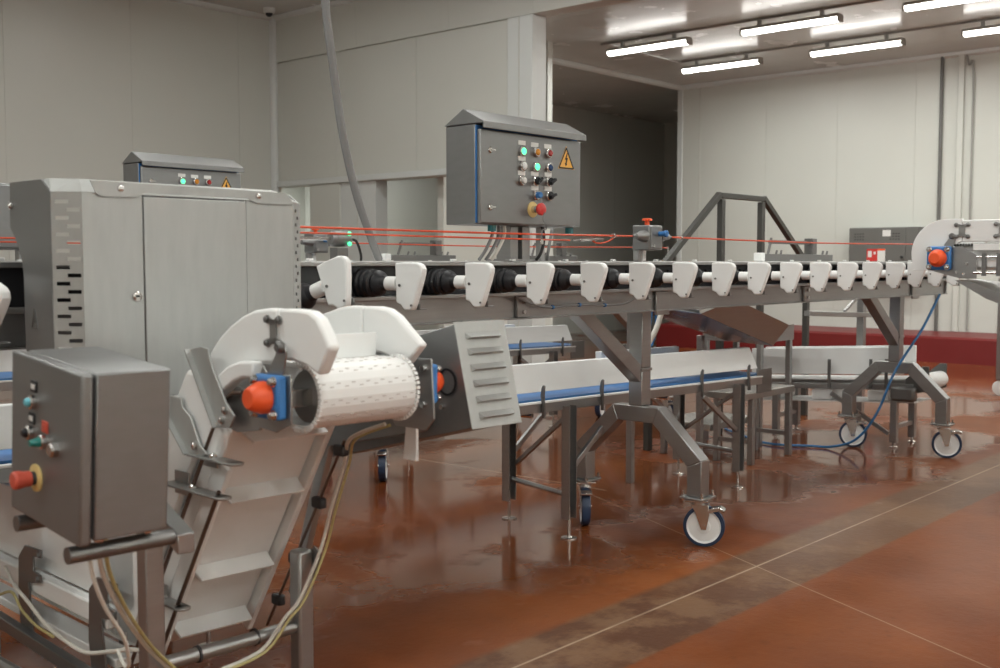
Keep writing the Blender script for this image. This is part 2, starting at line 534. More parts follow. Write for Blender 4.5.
# ------------------------------------------------------------------ ceiling lamps
def ceiling_lamp(x, y, z, watts, label, group):
    t = thing('ceiling_lamp', label, 'lamp', (x, y, z), 0, group)
    zc0 = z
    z = z - 0.08
    MB().box(x - 0.065, x + 0.065, y - 0.63, y + 0.63, z - 0.05, z - 0.012).build('housing', 'conduit', t, bev=0.012)
    prof = []
    for k in range(9):
        a = PI * k / 8
        prof.append((x - 0.058 * math.cos(a), z - 0.052 - 0.05 * math.sin(a)))
    MB().prism(prof, 'y', y - 0.61, y + 0.61).build('diffuser', 'lamp_on', t)
    for s in (-1, 1):
        MB().box(x - 0.07, x + 0.07, y + s * 0.62 - 0.012, y + s * 0.62 + 0.012, z - 0.105, z - 0.03).build('end_cap', 'conduit', t, bev=0.008)
        MB().box(x - 0.02, x + 0.02, y + s * 0.4 - 0.02, y + s * 0.4 + 0.02, z - 0.012, zc0).build('mounting_clip', 'conduit', t)
    li = bpy.data.lights.new('tube_light', 'AREA')
    li.shape = 'RECTANGLE'
    li.size = 0.10
    li.size_y = 1.2
    li.energy = watts
    li.color = (0.985, 1.0, 0.95)
    lo = bpy.data.objects.new('tube_light', li)
    COL.objects.link(lo)
    lo.parent = t
    lo.location = (0, 0, -0.195)
    return t

for j, (lx, ltxt) in enumerate(((12.22, 'row nearer the cross wall'), (14.06, 'row nearer the end wall'))):
    for i, y in enumerate((8.25, 6.25, 4.26, 2.26, 0.26, -2.2, -4.6)):
        ceiling_lamp(lx, y, ZH, LAMP_W_HALL, '%s lit tube lamp from the annex lintel, %s' % (('first', 'second', 'third', 'fourth', 'fifth', 'sixth', 'seventh')[i], ltxt), 'hall lamps, ' + ltxt)
for lx in (-2.6, 0.6, 4.0, 7.2):
    for y in (-3.6, -0.6, 3.2, 6.6, 9.6):  # last row is added, out of view, to brighten the far wall
        ceiling_lamp(lx, y, ZL, LAMP_W_NEAR if y < 0 else (12.0 if y > 9 else LAMP_W_ROOM), 'lit tube lamp on the line room ceiling', 'line room lamps')
ceiling_lamp(10.2, 13.7, 2.9, 26, 'lit tube lamp inside the low store', None)

def fill_lamp(x, y, z, watts, label, group):  # unseen fixture added as front fill for the white plastic
    t = thing('fill_lamp', label, 'lamp', (x, y, z), 0, group)
    MB().box(x - 0.07, x + 0.07, y + 0.007, y + 0.05, z, z + 1.3).build('housing', 'conduit', t, bev=0.01)
    prof = []
    for k in range(9):
        a = PI * k / 8
        prof.append((x - 0.058 * math.cos(a), y + 0.051 + 0.05 * math.sin(a)))
    MB().prism(prof, 'z', z + 0.03, z + 1.27).build('diffuser', 'lamp_on', t)
    li = bpy.data.lights.new('tube_light', 'AREA')
    li.shape = 'RECTANGLE'
    li.size = 0.10
    li.size_y = 1.2
    li.energy = watts
    li.color = (0.985, 1.0, 0.95)
    lo = bpy.data.objects.new('tube_light', li)
    COL.objects.link(lo)
    lo.parent = t
    lo.location = (0, 0.12, 0.65)
    lo.rotation_euler = (PI / 2, 0, PI)
    return t
for x in (-3.2, -0.6, 2.0, 4.6, 7.2):
    fill_lamp(x, -6.0, 1.5, LAMP_W_FILL, 'added upright fill lamp, out of view on the wall behind the photographer', 'added fill lamps')

for j, lx in enumerate((12.22, 14.06)):
    c = MB().cyl((lx, -5.5, ZH - 0.012), (lx, 9.0 - j * 0.1, ZH - 0.012), 0.012, n=8)
    tag(c.build('conduit', 'conduit', off=(lx, 2, ZH)), 'thin grey conduit along the ceiling lamp row nearer the ' + ('cross wall' if j == 0 else 'end wall'), 'conduit')
c = MB().cyl((12.24, 8.9, ZH - 0.01), (14.04, 8.95, ZH - 0.01), 0.01, n=8)
tag(c.build('conduit', 'trim', off=(13.5, 9, ZH)), 'white conduit crossing between the two hall lamp rows', 'conduit')

# wall fixings on the end wall
c = MB().cyl((XR - 0.03, 5.83, 0.40), (XR - 0.03, 5.83, ZH), 0.025, n=10)
tag(c.build('pipe', 'grey_paint', off=(XR, 5.83, 0.4)), 'dark grey vertical pipe on the end wall', 'pipe')
c = MB().box(XR - 0.05, XR - 0.005, 5.52, 5.60, 0.40, ZH)
tag(c.build('cable_duct', 'wall', off=(XR, 5.56, 0.4), bev=0.006), 'white cable duct on the end wall beside the dark pipe', 'cable duct')
c = MB().tube([(XR - 0.03, 5.50, ZH - 0.02), (XR - 0.03, 5.46, 4.1), (XR - 0.03, 5.40, 4.0), (XR - 0.03, 5.40, 2.0), (XR - 0.03, 5.40, 0.42)], 0.014, 8, 4)
tag(c.build('cable', 'conduit', off=(XR, 5.4, 0.4)), 'thin grey cable running down the end wall', 'cable')

# fire hose cabinet
t = thing('hose_cabinet', 'grey steel fire hose cabinet with red sign on the end wall', 'cabinet', (XR, 6.540, 1.05))
MB().box(XR - 0.24, XR, 6.030, 7.050, 1.05, 1.88).build('body', 'grey_paint', t, bev=0.006)
d = MB().box(XR - 0.262, XR - 0.241, 6.210, 7.045, 1.06, 1.872).build('door', 'grey_paint', t, bev=0.006)
for s in (6.350, 6.880):
    v = MB()
    for i in range(4):
        for k in range(3):
            v.box(XR - 0.265, XR - 0.261, s - 0.06 + i * 0.04, s - 0.06 + i * 0.04 + 0.02, 1.70 + k * 0.04, 1.715 + k * 0.04)
    v.build('vent', 'rubber', d)
MB().box(XR - 0.266, XR - 0.262, 6.420, 6.540, 1.75, 1.84).build('label_plate', 'label', d)
sg = MB().box(XR - 0.266, XR - 0.262, 6.610, 6.770, 1.39, 1.57).build('sign', 'red', d)
MB().box(XR - 0.269, XR - 0.266, 6.695, 6.750, 1.45, 1.54).build('pictogram', 'label', sg)
MB().box(XR - 0.269, XR - 0.266, 6.635, 6.665, 1.49, 1.53).build('pictogram', 'label', sg)
MB().box(XR - 0.266, XR - 0.262, 6.495, 6.609, 1.39, 1.57).build('notice', 'label', d)
MB().box(XR - 0.2675, XR - 0.266, 6.495, 6.609, 1.545, 1.57).build('notice_header', 'orange', d)
MB().cyl((XR - 0.262, 6.250, 1.45), (XR - 0.29, 6.250, 1.45), 0.02, n=12).build('latch', 'rubber', d)

# security camera in the upper corner
t = thing('dome_camera', 'small white dome camera in the ceiling corner', 'camera', (8.95, 11.9, ZL))
MB().lathe((8.95, 11.9, ZL), (0, 0, -1), [(0, 0.075), (0.05, 0.075), (0.065, 0.06)], 18).build('housing', 'trim', t)
MB().sphere((8.95, 11.9, ZL - 0.065), 0.048, 14).build('dome', 'black', t)

# ------------------------------------------------------------------ grading line
LINE2 = V(-0.04, 2.40, 0)
YC = 3.165

def make_caster(par, x, y, ang, lock=True):
    """Swivel caster; ang = direction of the axle in plan."""
    f = MB()
    f.box(-0.055, 0.055, -0.055, 0.055, 0.222, 0.232)
    f.cyl((0, 0, 0.205), (0, 0, 0.222), 0.036, n=16)
    f.prism([(-0.03, 0.207), (0.055, 0.207), (0.06, 0.16), (0.045, 0.085), (0.02, 0.085), (-0.01, 0.17)], 'y', 0.026, 0.030)
    f.prism([(-0.03, 0.207), (0.055, 0.207), (0.06, 0.16), (0.045, 0.085), (0.02, 0.085), (-0.01, 0.17)], 'y', -0.030, -0.026)
    f.box(-0.03, 0.055, -0.03, 0.03, 0.203, 0.208)
    c = f.build('caster', 'chrome', par, loc=(x, y, 0), bev=0.002)
    c.rotation_euler = (0, 0, ang)
    cx = 0.032
    ty = MB().ring((cx, -0.0225, 0.1), (0, 1, 0), 0.0835, 0.094, 0.045, 40)
    ty.ring((cx, -0.016, 0.1), (0, 1, 0), 0.09, 0.1, 0.032, 40)
    ty.build('tyre', 'tyre', c)
    MB().lathe((cx, -0.024, 0.1), (0, 1, 0), [(0, 0.012), (0.0, 0.03), (0.006, 0.034), (0.008, 0.074), (0.002, 0.083), (0.046, 0.083), (0.040, 0.074), (0.042, 0.034), (0.048, 0.03), (0.048, 0.012)], 36).build('wheel_disc', 'white', c)
    MB().cyl((cx, -0.036, 0.1), (cx, 0.036, 0.1), 0.010, n=10).build('axle', 'chrome', c)
    if lock:
        MB().prism([(0.03, 0.185), (0.11, 0.20), (0.135, 0.185), (0.13, 0.175), (0.10, 0.18), (0.04, 0.16)], 'y', -0.028, 0.028).build('brake_pedal', 'chrome', c, bev=0.003)
    return c

def arch(par, xc, angF, angB):
    h = 0.04
    pts = [(2.82, 0.245), (2.82, 0.405), (3.045, 0.62), (3.285, 0.62), (3.51, 0.405), (3.51, 0.245)]
    outer = [(2.78, 0.245), (2.78, 0.422), (3.028, 0.66), (3.302, 0.66), (3.55, 0.422), (3.55, 0.245)]
    inner = [(2.86, 0.245), (2.86, 0.388), (3.061, 0.58), (3.269, 0.58), (3.47, 0.388), (3.47, 0.245)]
    names = ['arch_leg', 'arch_knee', 'arch_top', 'arch_knee', 'arch_leg']
    for i in range(5):
        MB().prism([outer[i], outer[i + 1], inner[i + 1], inner[i]], 'x', xc - h, xc + h).build(names[i], 'steel', par, bev=0.004)
    for y, a in ((2.82, angF), (3.51, angB)):
        fp = MB().box(xc - 0.065, xc + 0.065, y - 0.065, y + 0.065, 0.2335, 0.2445).build('foot_plate', 'steel', par, bev=0.003)
        for sx in (-1, 1):
            for sy in (-1, 1):
                b = MB().cyl((xc + sx * 0.052, y + sy * 0.052, 0.224), (xc + sx * 0.052, y + sy * 0.052, 0.272), 0.006, n=8)
                b.cyl((xc + sx * 0.052, y + sy * 0.052, 0.2446), (xc + sx * 0.052, y + sy * 0.052, 0.254), 0.011, n=6)
                b.build('bolt', 'chrome', fp)
        make_caster(par, xc, y, a)
    MB().box(xc - 0.04, xc + 0.04, YC - 0.04, YC + 0.04, 0.661, 0.835).build('post', 'steel', par, bev=0.004)
    MB().box(xc - 0.045, xc + 0.045, YC - 0.045, YC + 0.045, 0.836, 0.85).build('post_collar', 'steel', par, bev=0.002)
    MB().box(xc - 0.04, xc + 0.04, YC - 0.04, YC + 0.04, 0.851, 1.139).build('post', 'steel', par, bev=0.004)
    MB().box(xc - 0.06, xc + 0.06, 3.03, 3.042, 1.12, 1.236).build('post_bracket', 'steel', par, bev=0.003)
    br = MB()
    br.prism([(xc - 0.56, 1.139), (xc - 0.44, 1.139), (xc - 0.041, 0.87), (xc - 0.041, 0.78)], 'y', YC - 0.035, YC + 0.035)
    br.build('diagonal_brace', 'steel', par, bev=0.003)

def make_line():
    L = thing('grading_conveyor', 'stainless paddle grading conveyor on arched caster legs, nearer of the two lines', 'conveyor', (4.65, YC, 0))
    # lower beam in lengths, with joints
    xs = [1.0, 3.57, 6.2, 8.5]
    for i in range(3):
        b = MB()
        b.box(xs[i] + 0.002, xs[i + 1] - 0.002, 3.045, 3.055, 1.145, 1.238)
        b.box(xs[i] + 0.002, xs[i + 1] - 0.002, 3.275, 3.285, 1.145, 1.238)
        b.box(xs[i] + 0.002, xs[i + 1] - 0.002, 3.02, 3.31, 1.139, 1.145)
        b.box(xs[i] + 0.002, xs[i + 1] - 0.002, 3.055, 3.275, 1.228, 1.234)
        b.build('beam', 'steel', L, bev=0.001)
    for x in (3.57, 6.2):
        p = MB().box(x - 0.035, x + 0.035, 3.028, 3.0445, 1.146, 1.236).build('joint_plate', 'steel', L, bev=0.003)
        for dz in (1.17, 1.212):
            MB().cyl((x, 3.028, dz), (x, 3.018, dz), 0.009, n=6).build('bolt', 'chrome', p)
    MB().box(8.501, 8.506, 3.03, 3.30, 1.139, 1.238).build('end_plate', 'steel', L)
    # black track body between two steel rails
    MB().box(1.0, 8.48, 3.02, 3.31, 1.256, 1.364).build('track_body', 'black', L)
    MB().box(1.0, 8.49, 2.985, 3.345, 1.240, 1.255).build('lower_rail', 'steel', L, bev=0.002)
    MB().box(1.0, 8.49, 2.985, 3.345, 1.365, 1.380).build('upper_rail', 'steel', L, bev=0.002)
    MB().box(1.0, 8.45, 3.07, 3.26, 1.3805, 1.384).build('belt', 'belt_white', L)
    x = 1.35
    while x < 8.3:
        MB().box(x, x + 0.022, 3.005, 3.022, 1.383, 1.392).build('rail_clip', 'white', L, bev=0.002)
        x += 0.354
    # recess windows in the track body, one per bay
    for k in range(16):
        x = 2.62 + 0.354 * k - 0.09
        if x < 8.3:
            fr = MB()
            fr.box(x, x + 0.006, 3.008, 3.021, 1.285, 1.335).box(x + 0.044, x + 0.05, 3.008, 3.021, 1.285, 1.335)
            fr.box(x, x + 0.05, 3.008, 3.021, 1.335, 1.341).box(x, x + 0.05, 3.008, 3.021, 1.279, 1.285)
            fr.build('window_frame', 'black', L)
    # paddles
    prof = [(0, 0.002), (0.044, 0.004), (0.104, 0.003), (0.122, -0.003), (0.132, -0.018), (0.131, -0.034), (0.12, -0.068), (0.097, -0.125),
            (0.084, -0.156), (0.076, -0.163), (0.048, -0.163), (0.040, -0.158), (0.026, -0.143), (0.004, -0.137)]
    # each paddle is a vane standing across the line, its straight edge on the pivot hub
    pm = MB().prism([(-0.9 * p[0], p[1] + 0.07) for p in prof], 'x', -0.016, 0.016)
    first = pm.build('paddle', 'white', L, loc=(2.682, 2.852, 1.305), bev=0.006, seg=3)
    first.rotation_euler = (0, 0, math.radians(8))
    MB().cyl((0.0, -0.004, 0.0), (0.0, 0.044, 0.0), 0.025, n=18).build('pivot_hub', 'white', first, off=(0, 0, 0))
    MB().lathe((0.0, 0.165, 0), (0, -1, 0), [(0, 0.050), (0.012, 0.051), (0.018, 0.044), (0.024, 0.050), (0.034, 0.049), (0.040, 0.042), (0.050, 0.050), (0.062, 0.049), (0.068, 0.040), (0.080, 0.046), (0.092, 0.042), (0.104, 0.030), (0.120, 0.026)], 24).build('bellows', 'black', first, off=(0, 0, 0))
    MB().cyl((-0.0165, -0.022, -0.006), (-0.020, -0.022, -0.006), 0.005, n=8).build('screw', 'steel_dark', first, off=(0, 0, 0))
    MB().cyl((-0.0165, -0.074, -0.075), (-0.021, -0.074, -0.075), 0.004, n=8).build('screw', 'steel_dark', first, off=(0, 0, 0))
    bk = MB().box(0.0165, 0.022, -0.085, -0.035, -0.088, -0.070).box(0.0165, 0.060, -0.085, -0.070, -0.092, -0.088)
    bk.build('return_bracket', 'steel_dark', first, off=(0, 0, 0), bev=0.002)
    for k in range(1, 16):
        x = 2.682 + 0.354 * k
        c = copy_tree(first, L)
        c.location = Vector((x, 2.852, 1.305)) - OFF[L.name]
    # two paddles by the drive cover swung out
    c = copy_tree(first, L)
    c.location = Vector((2.352, 2.850, 1.298)) - OFF[L.name]
    c.rotation_euler = (math.radians(-21), math.radians(3), math.radians(12))
    c = copy_tree(first, L)
    c.location = Vector((1.265, 2.93, 1.28)) - OFF[L.name]
    c.rotation_euler = (math.radians(20), 0, math.radians(6))
    arch(L, 4.64, math.radians(-66), math.radians(222))
    arch(L, 7.90, math.radians(-72), math.radians(-70))
    return L
line1 = make_line()

# ------------------------------------------------------------------ drive cover on the line
def make_cover():
    t = thing('drive_cover', 'large matt stainless drive cover with slotted corner and central door', 'machine cover', (1.7, 2.75, 1.025))
    z0, z1 = 1.025, 1.552
    F = 2.60
    xl, xr = 1.382, 2.030
    d0, d1 = 1.549, 1.865
    # fixed front panels
    MB().box(xl, d0 - 0.003, F, F + 0.004, z0, z1).build('front_panel', 'steel_cover', t)
    MB().box(d1 + 0.003, xr, F, F + 0.004, z0, z1).build('front_panel', 'steel_cover', t)
    dr = MB().box(d0, d1, F - 0.004, F + 0.006, z0 + 0.002, z1 - 0.004).build('door', 'steel_cover', t, bev=0.002)
    MB().box(d0 - 0.003, d1 + 0.003, F + 0.008, F + 0.010, z0, z1).build('door_rebate', 'black', t)
    lk = MB().lathe((1.526, F - 0.001, 1.292), (0, -1, 0), [(0, 0.013), (0.004, 0.013), (0.006, 0.009), (0.003, 0.0085), (0.003, 0.004)], 20).build('lock', 'chrome', t)
    MB().box(1.523, 1.529, F - 0.008, F - 0.004, 1.289, 1.295).build('keyway', 'black', lk)
    # slotted corner panels
    def slotted(p, q, name, n_rows, left_first, w0, w1):
        """vertical panel from p to q in plan, with open slots in two staggered columns"""
        p = Vector((*p, 0)); q = Vector((*q, 0))
        mb = MB()
        def P(u, z):
            r = p.lerp(q, u)
            return (r.x, r.y, z)
        def quad(u0, u1, a, b):
            mb.add([P(u0, a), P(u1, a), P(u1, b), P(u0, b)], [(0, 1, 2, 3)])
        top = z1 - 0.018
        pitch = 0.0203
        hs = 0.0095
        quad(0, 1, top, z1)
        z = top
        for k in range(n_rows):
            a, b = (w0 if (k % 2 == 0) else w1)
            quad(0, a, z - hs, z)
            quad(b, 1, z - hs, z)
            quad(0, 1, z - pitch, z - hs)
            z -= pitch
        quad(0, 1, z0, z)
        return mb.build(name, 'steel_cover', t, solid=0.002, smooth=0)
    slotted((1.330, 2.655), (xl, F), 'slotted_panel', 24, True, (0.12, 0.56), (0.48, 0.92))
    slotted((xr, F), (2.096, 2.652), 'slotted_panel', 24, True, (0.25, 0.5), (0.5, 0.75))
    # side cheeks with the cut-out for the line
    side = [(2.655, z0), (2.655, z1), (2.70, 1.585), (2.87, 1.585), (2.875, 1.47), (2.85, 1.445), (2.825, 1.41), (2.812, 1.38), (2.806, 1.34), (2.804, 1.16), (2.78, z0)]
    ck = MB().prism(side, 'x', 1.328, 1.332).build('side_cheek', 'steel_box', t)
    MB().prism([(2.652, z0), (2.652, z1), (2.70, 1.58), (2.83, 1.58), (2.83, z0 + 0.2), (2.78, z0)], 'x', 2.094, 2.098).build('side_cheek', 'steel_cover', t)
    e = MB()
    tri = [(2.7665, 1.212), (2.7365, 1.212), (2.7515, 1.262)]
    for i in range(3):
        a, b = tri[i], tri[(i + 1) % 3]
        e.beam((1.327, a[0], a[1]), (1.327, b[0], b[1]), 0.003, 0.003, (1, 0, 0))
    e.beam((1.327, 2.7535, 1.245), (1.327, 2.7495, 1.225), 0.003, 0.003, (1, 0, 0))
    e.build('embossed_triangle', 'steel_dark', ck)
    MB().lathe((1.327, 2.86, 1.525), (-1, 0, 0), [(0, 0.010), (0.006, 0.010), (0.01, 0.005)], 12).build('screw', 'chrome', ck)
    # sloping roof with folded lip
    roof = MB()
    zt = 1.588
    ring0 = [(1.330, 2.655, z1), (xl, F, z1), (xr, F, z1), (2.096, 2.652, z1)]
    ring1 = [(1.350, 2.70, zt), (1.41, 2.665, zt), (2.0, 2.665, zt), (2.045, 2.70, zt)]
    roof.add(ring0 + ring1, [(0, 1, 5, 4), (1, 2, 6, 5), (2, 3, 7, 6)])
    roof.add([(1.330, 2.655, z1), (1.350, 2.70, zt), (1.350, 2.87, zt), (1.330, 2.87, z1)], [(0, 1, 2, 3)])
    roof.add([(1.350, 2.70, zt), (1.41, 2.665, zt), (2.0, 2.665, zt), (2.045, 2.70, zt), (2.045, 2.87, zt), (1.350, 2.87, zt)], [(0, 1, 2, 3, 4, 5)])
    roof.add([(2.096, 2.652, z1), (2.045, 2.70, zt), (2.045, 2.87, zt), (2.096, 2.83, z1)], [(0, 1, 2, 3)])
    roof.build('roof', 'steel_cover', t, solid=0.003, smooth=0)
    lip = MB().prism([(1.40, 1.582), (2.0, 1.578), (2.026, 1.552), (2.026, 1.545), (1.90, 1.545), (1.868, 1.556), (1.545, 1.556), (1.532, 1.546), (1.43, 1.544), (1.415, 1.552)], 'y', F - 0.007, F - 0.0045)
    lp = lip.build('roof_lip', 'steel_cover', t)
    for x in (1.482, 1.905):
        MB().lathe((x, F - 0.007, 1.565), (0, -1, 0), [(0, 0.009), (0.003, 0.008), (0.005, 0.003)], 14).build('rivet', 'chrome', lp)
    return t
cover1 = make_cover()

# ------------------------------------------------------------------ control cabinet on a post
def make_cabinet():
    t = thing('control_cabinet', 'sloped-roof stainless control cabinet with lamps, selectors and warning triangle', 'control cabinet', (3.585, 3.10, 1.384))
    x0, x1 = 3.25, 3.905
    body = MB().box(x0, x1, 3.008, 3.168, 1.53, 1.925).build('body', 'steel_box', t, bev=0.004)
    MB().box(x0 + 0.002, x1 - 0.002, 3.002, 3.0075, 1.536, 1.92).build('gasket', 'blue', t)
    dr = MB().box(x0 + 0.004, x1 - 0.002, 2.982, 3.0015, 1.534, 1.905).build('door', 'steel_box', t, bev=0.005)
    roof = MB().prism([(3.172, 1.926), (3.066, 1.988), (2.962, 1.934), (2.955, 1.932), (2.955, 1.905), (2.961, 1.905), (2.961, 1.926)], 'x', x0 - 0.006, x1 + 0.004)
    roof.build('roof', 'steel_box', t, bev=0.002)
    YF = 2.982
    def label(x, z):
        MB().box(x - 0.023, x + 0.023, YF - 0.0025, YF, z - 0.009, z + 0.009).build('label_plate', 'label', dr)
    def bezel(x, z):
        return MB().lathe((x, YF, z), (0, -1, 0), [(0, 0.021), (0.012, 0.0205), (0.014, 0.0175), (0.014, 0.0145), (0.008, 0.014)], 20).build('bezel', 'chrome', dr)
    def lamp(x, z, mat):
        b = bezel(x, z)
        MB().lathe((x, YF - 0.008, z), (0, -1, 0), [(0, 0.0138), (0.008, 0.0135), (0.012, 0.009)], 18).build('lens', mat, b)
    def knob(x, z, ang):
        b = bezel(x, z)
        k = MB().lathe((0, 0, 0), (0, -1, 0), [(0, 0.017), (0.012, 0.016)], 18)
        k.box(-0.006, 0.006, -0.026, -0.011, -0.019, 0.019)
        o = k.build('selector', 'black', b, off=(0, 0, 0), bev=0.002)
        o.location = Vector((x, YF - 0.010, z)) - OFF[dr.name]
        o.rotation_euler = (0, ang, 0)
    lamp(3.504, 1.833, 'green_on'); lamp(3.594, 1.836, 'amber'); lamp(3.676, 1.837, 'ruby')
    lamp(3.509, 1.774, 'white'); lamp(3.591, 1.775, 'green_on'); lamp(3.678, 1.777, 'navy')
    b = bezel(3.502, 1.714)
    MB().cyl((3.502, YF - 0.008, 1.714), (3.502, YF - 0.022, 1.714), 0.012, n=16).build('key_lock', 'label', b)
    knob(3.589, 1.717, math.radians(50)); knob(3.677, 1.719, math.radians(60)); knob(3.678, 1.659, math.radians(70))
    b = bezel(3.593, 1.658)
    MB().lathe((3.593, YF - 0.006, 1.658), (0, -1, 0), [(0, 0.014), (0.022, 0.014), (0.025, 0.012)], 18).build('push_button', 'blue', b)
    for x, z in ((3.504, 1.868), (3.587, 1.866), (3.673, 1.866), (3.504, 1.804), (3.502, 1.745), (3.588, 1.747), (3.675, 1.748), (3.588, 1.687), (3.676, 1.689)):
        label(x, z)
    e = MB().lathe((3.575, YF, 1.598), (0, -1, 0), [(0, 0.033), (0.003, 0.033), (0.004, 0.031)], 24).build('stop_disc', 'yellow', dr)
    MB().cyl((3.575, YF - 0.004, 1.598), (3.575, YF - 0.036, 1.598), 0.015, n=16).build('stop_neck', 'chrome', e)
    MB().lathe((3.575, YF - 0.036, 1.598), (0, -1, 0), [(0, 0.016), (0.004, 0.025), (0.014, 0.026), (0.020, 0.022), (0.023, 0.012)], 22).build('stop_button', 'red', e)
    # warning triangle
    tx, tz, r = 3.80, 1.825, 0.056
    MB().prism([(tx - r, tz - 0.046), (tx + r, tz - 0.046), (tx, tz + 0.052)], 'y', YF - 0.001, YF).build('warning_sign', 'sign_yellow', dr)
    w = MB()
    q = [(tx - r + 0.006, tz - 0.042), (tx + r - 0.006, tz - 0.042), (tx, tz + 0.044)]
    for i in range(3):
        a, c = q[i], q[(i + 1) % 3]
        w.beam((a[0], YF - 0.0015, a[1]), (c[0], YF - 0.0015, c[1]), 0.006, 0.001, (0, 1, 0))
    w.prism([(tx + 0.004, tz + 0.022), (tx - 0.010, tz - 0.006), (tx - 0.001, tz - 0.006), (tx - 0.006, tz - 0.022), (tx - 0.010, tz - 0.020), (tx - 0.003, tz - 0.034), (tx + 0.006, tz - 0.022), (tx + 0.001, tz - 0.023), (tx + 0.010, tz + 0.002), (tx + 0.001, tz + 0.002), (tx + 0.009, tz + 0.022)], 'y', YF - 0.002, YF - 0.001)
    w.build('warning_symbol', 'black', dr)
    for z in (1.825, 1.599):
        lt_ = MB().lathe((3.311, YF, z), (0, -1, 0), [(0, 0.013), (0.004, 0.013), (0.007, 0.009)], 16)
        lt_.box(3.311, 3.333, YF - 0.012, YF - 0.007, z - 0.003, z + 0.003)
        lt_.build('latch', 'chrome', dr)
    # hanging key on a string
    MB().tube([(3.593, YF - 0.03, 1.645), (3.585, YF - 0.055, 1.60), (3.578, YF - 0.055, 1.555), (3.60, YF - 0.05, 1.535), (3.61, YF - 0.045, 1.515), (3.58, YF - 0.05, 1.512), (3.575, YF - 0.05, 1.475)], 0.0025, 6, 5).build('key_string', 'cable_grey', dr)
    MB().box(3.565, 3.585, YF - 0.053, YF - 0.048, 1.452, 1.474).build('key', 'chrome', dr, bev=0.003)
    # plinth posts, plugs
    pb = MB().box(3.525, 3.575, 3.06, 3.14, 1.386, 1.5295).box(3.602, 3.652, 3.06, 3.14, 1.386, 1.5295)
    pb.build('post', 'steel', t, bev=0.003)
    MB().box(3.48, 3.70, 3.05, 3.15, 1.3845, 1.3925).build('base_plate', 'steel', t)
    MB().box(3.775, 3.80, 3.10, 3.13, 1.3855, 1.5295).build('stay', 'steel', t)
    for x in (3.375, 3.885):
        MB().cyl((x, 3.03, 1.505), (x, 3.03, 1.5295), 0.018, n=12).build('cable_gland', 'teal', t)
    for x, m_ in ((3.41, 'cable_grey'), (3.45, 'cable_grey'), (3.485, 'cable_white')):
        MB().tube([(x, 3.06, 1.532), (x - 0.005, 3.055, 1.49), (x - 0.05, 3.05, 1.43), (x - 0.08, 3.06, 1.388)], 0.007, 8, 5).build('cable', m_, t)
    MB().tube([(3.71, 3.04, 1.532), (3.71, 3.03, 1.48), (3.69, 3.03, 1.42), (3.68, 3.05, 1.388)], 0.007, 8, 5).build('cable', 'rubber', t)
    MB().beam((3.915, 3.15, 1.53), (4.06, 3.30, 1.386), 0.012, 0.012).build('stay', 'steel_dark', t)
    return t
cab1 = make_cabinet()

# ------------------------------------------------------------------ pull cord and its switches
def make_rope():
    t = thing('pull_cord', 'orange emergency pull cord stretched along the nearer grading line', 'cord', (2.1, 2.95, 1.40))
    MB().tube([(2.07, 2.95, 1.497), (3.3, 2.95, 1.494), (4.255, 2.95, 1.499)], 0.0042, 6, 4).build('cord', 'rope', t)
    MB().tube([(2.07, 2.945, 1.478), (3.2, 2.945, 1.474), (3.78, 2.945, 1.473)], 0.0036, 6, 4).build('return_cord', 'rope', t)
    MB().tube([(3.94, 2.947, 1.474), (3.99, 2.947, 1.462), (4.06, 2.947, 1.472), (4.10, 2.949, 1.486)], 0.004, 6, 4).build('loop', 'rope', t)
    tb = MB().cyl((3.80, 2.945, 1.474), (4.02, 2.945, 1.482), 0.005, n=8)
    tb.cyl((3.85, 2.945, 1.476), (3.96, 2.945, 1.480), 0.008, n=8)
    tb.build('turnbuckle', 'chrome', t)
    MB().tube([(4.586, 2.95, 1.499), (6.2, 2.95, 1.492), (7.6, 2.95, 1.502), (8.3, 2.95, 1.503)], 0.0045, 6, 4).build('cord', 'rope', t)
    for x in (4.66, 4.10):
        MB().ring((x, 2.95, 1.498), (1, 0, 0), 0.0046, 0.012, 0.012, 10).build('clamp', 'chrome', t)
    st_ = MB().cyl((8.3, 2.95, 1.381), (8.3, 2.95, 1.515), 0.008, n=8)
    st_.build('end_post', 'steel', t)
    return t
rope1 = make_rope()

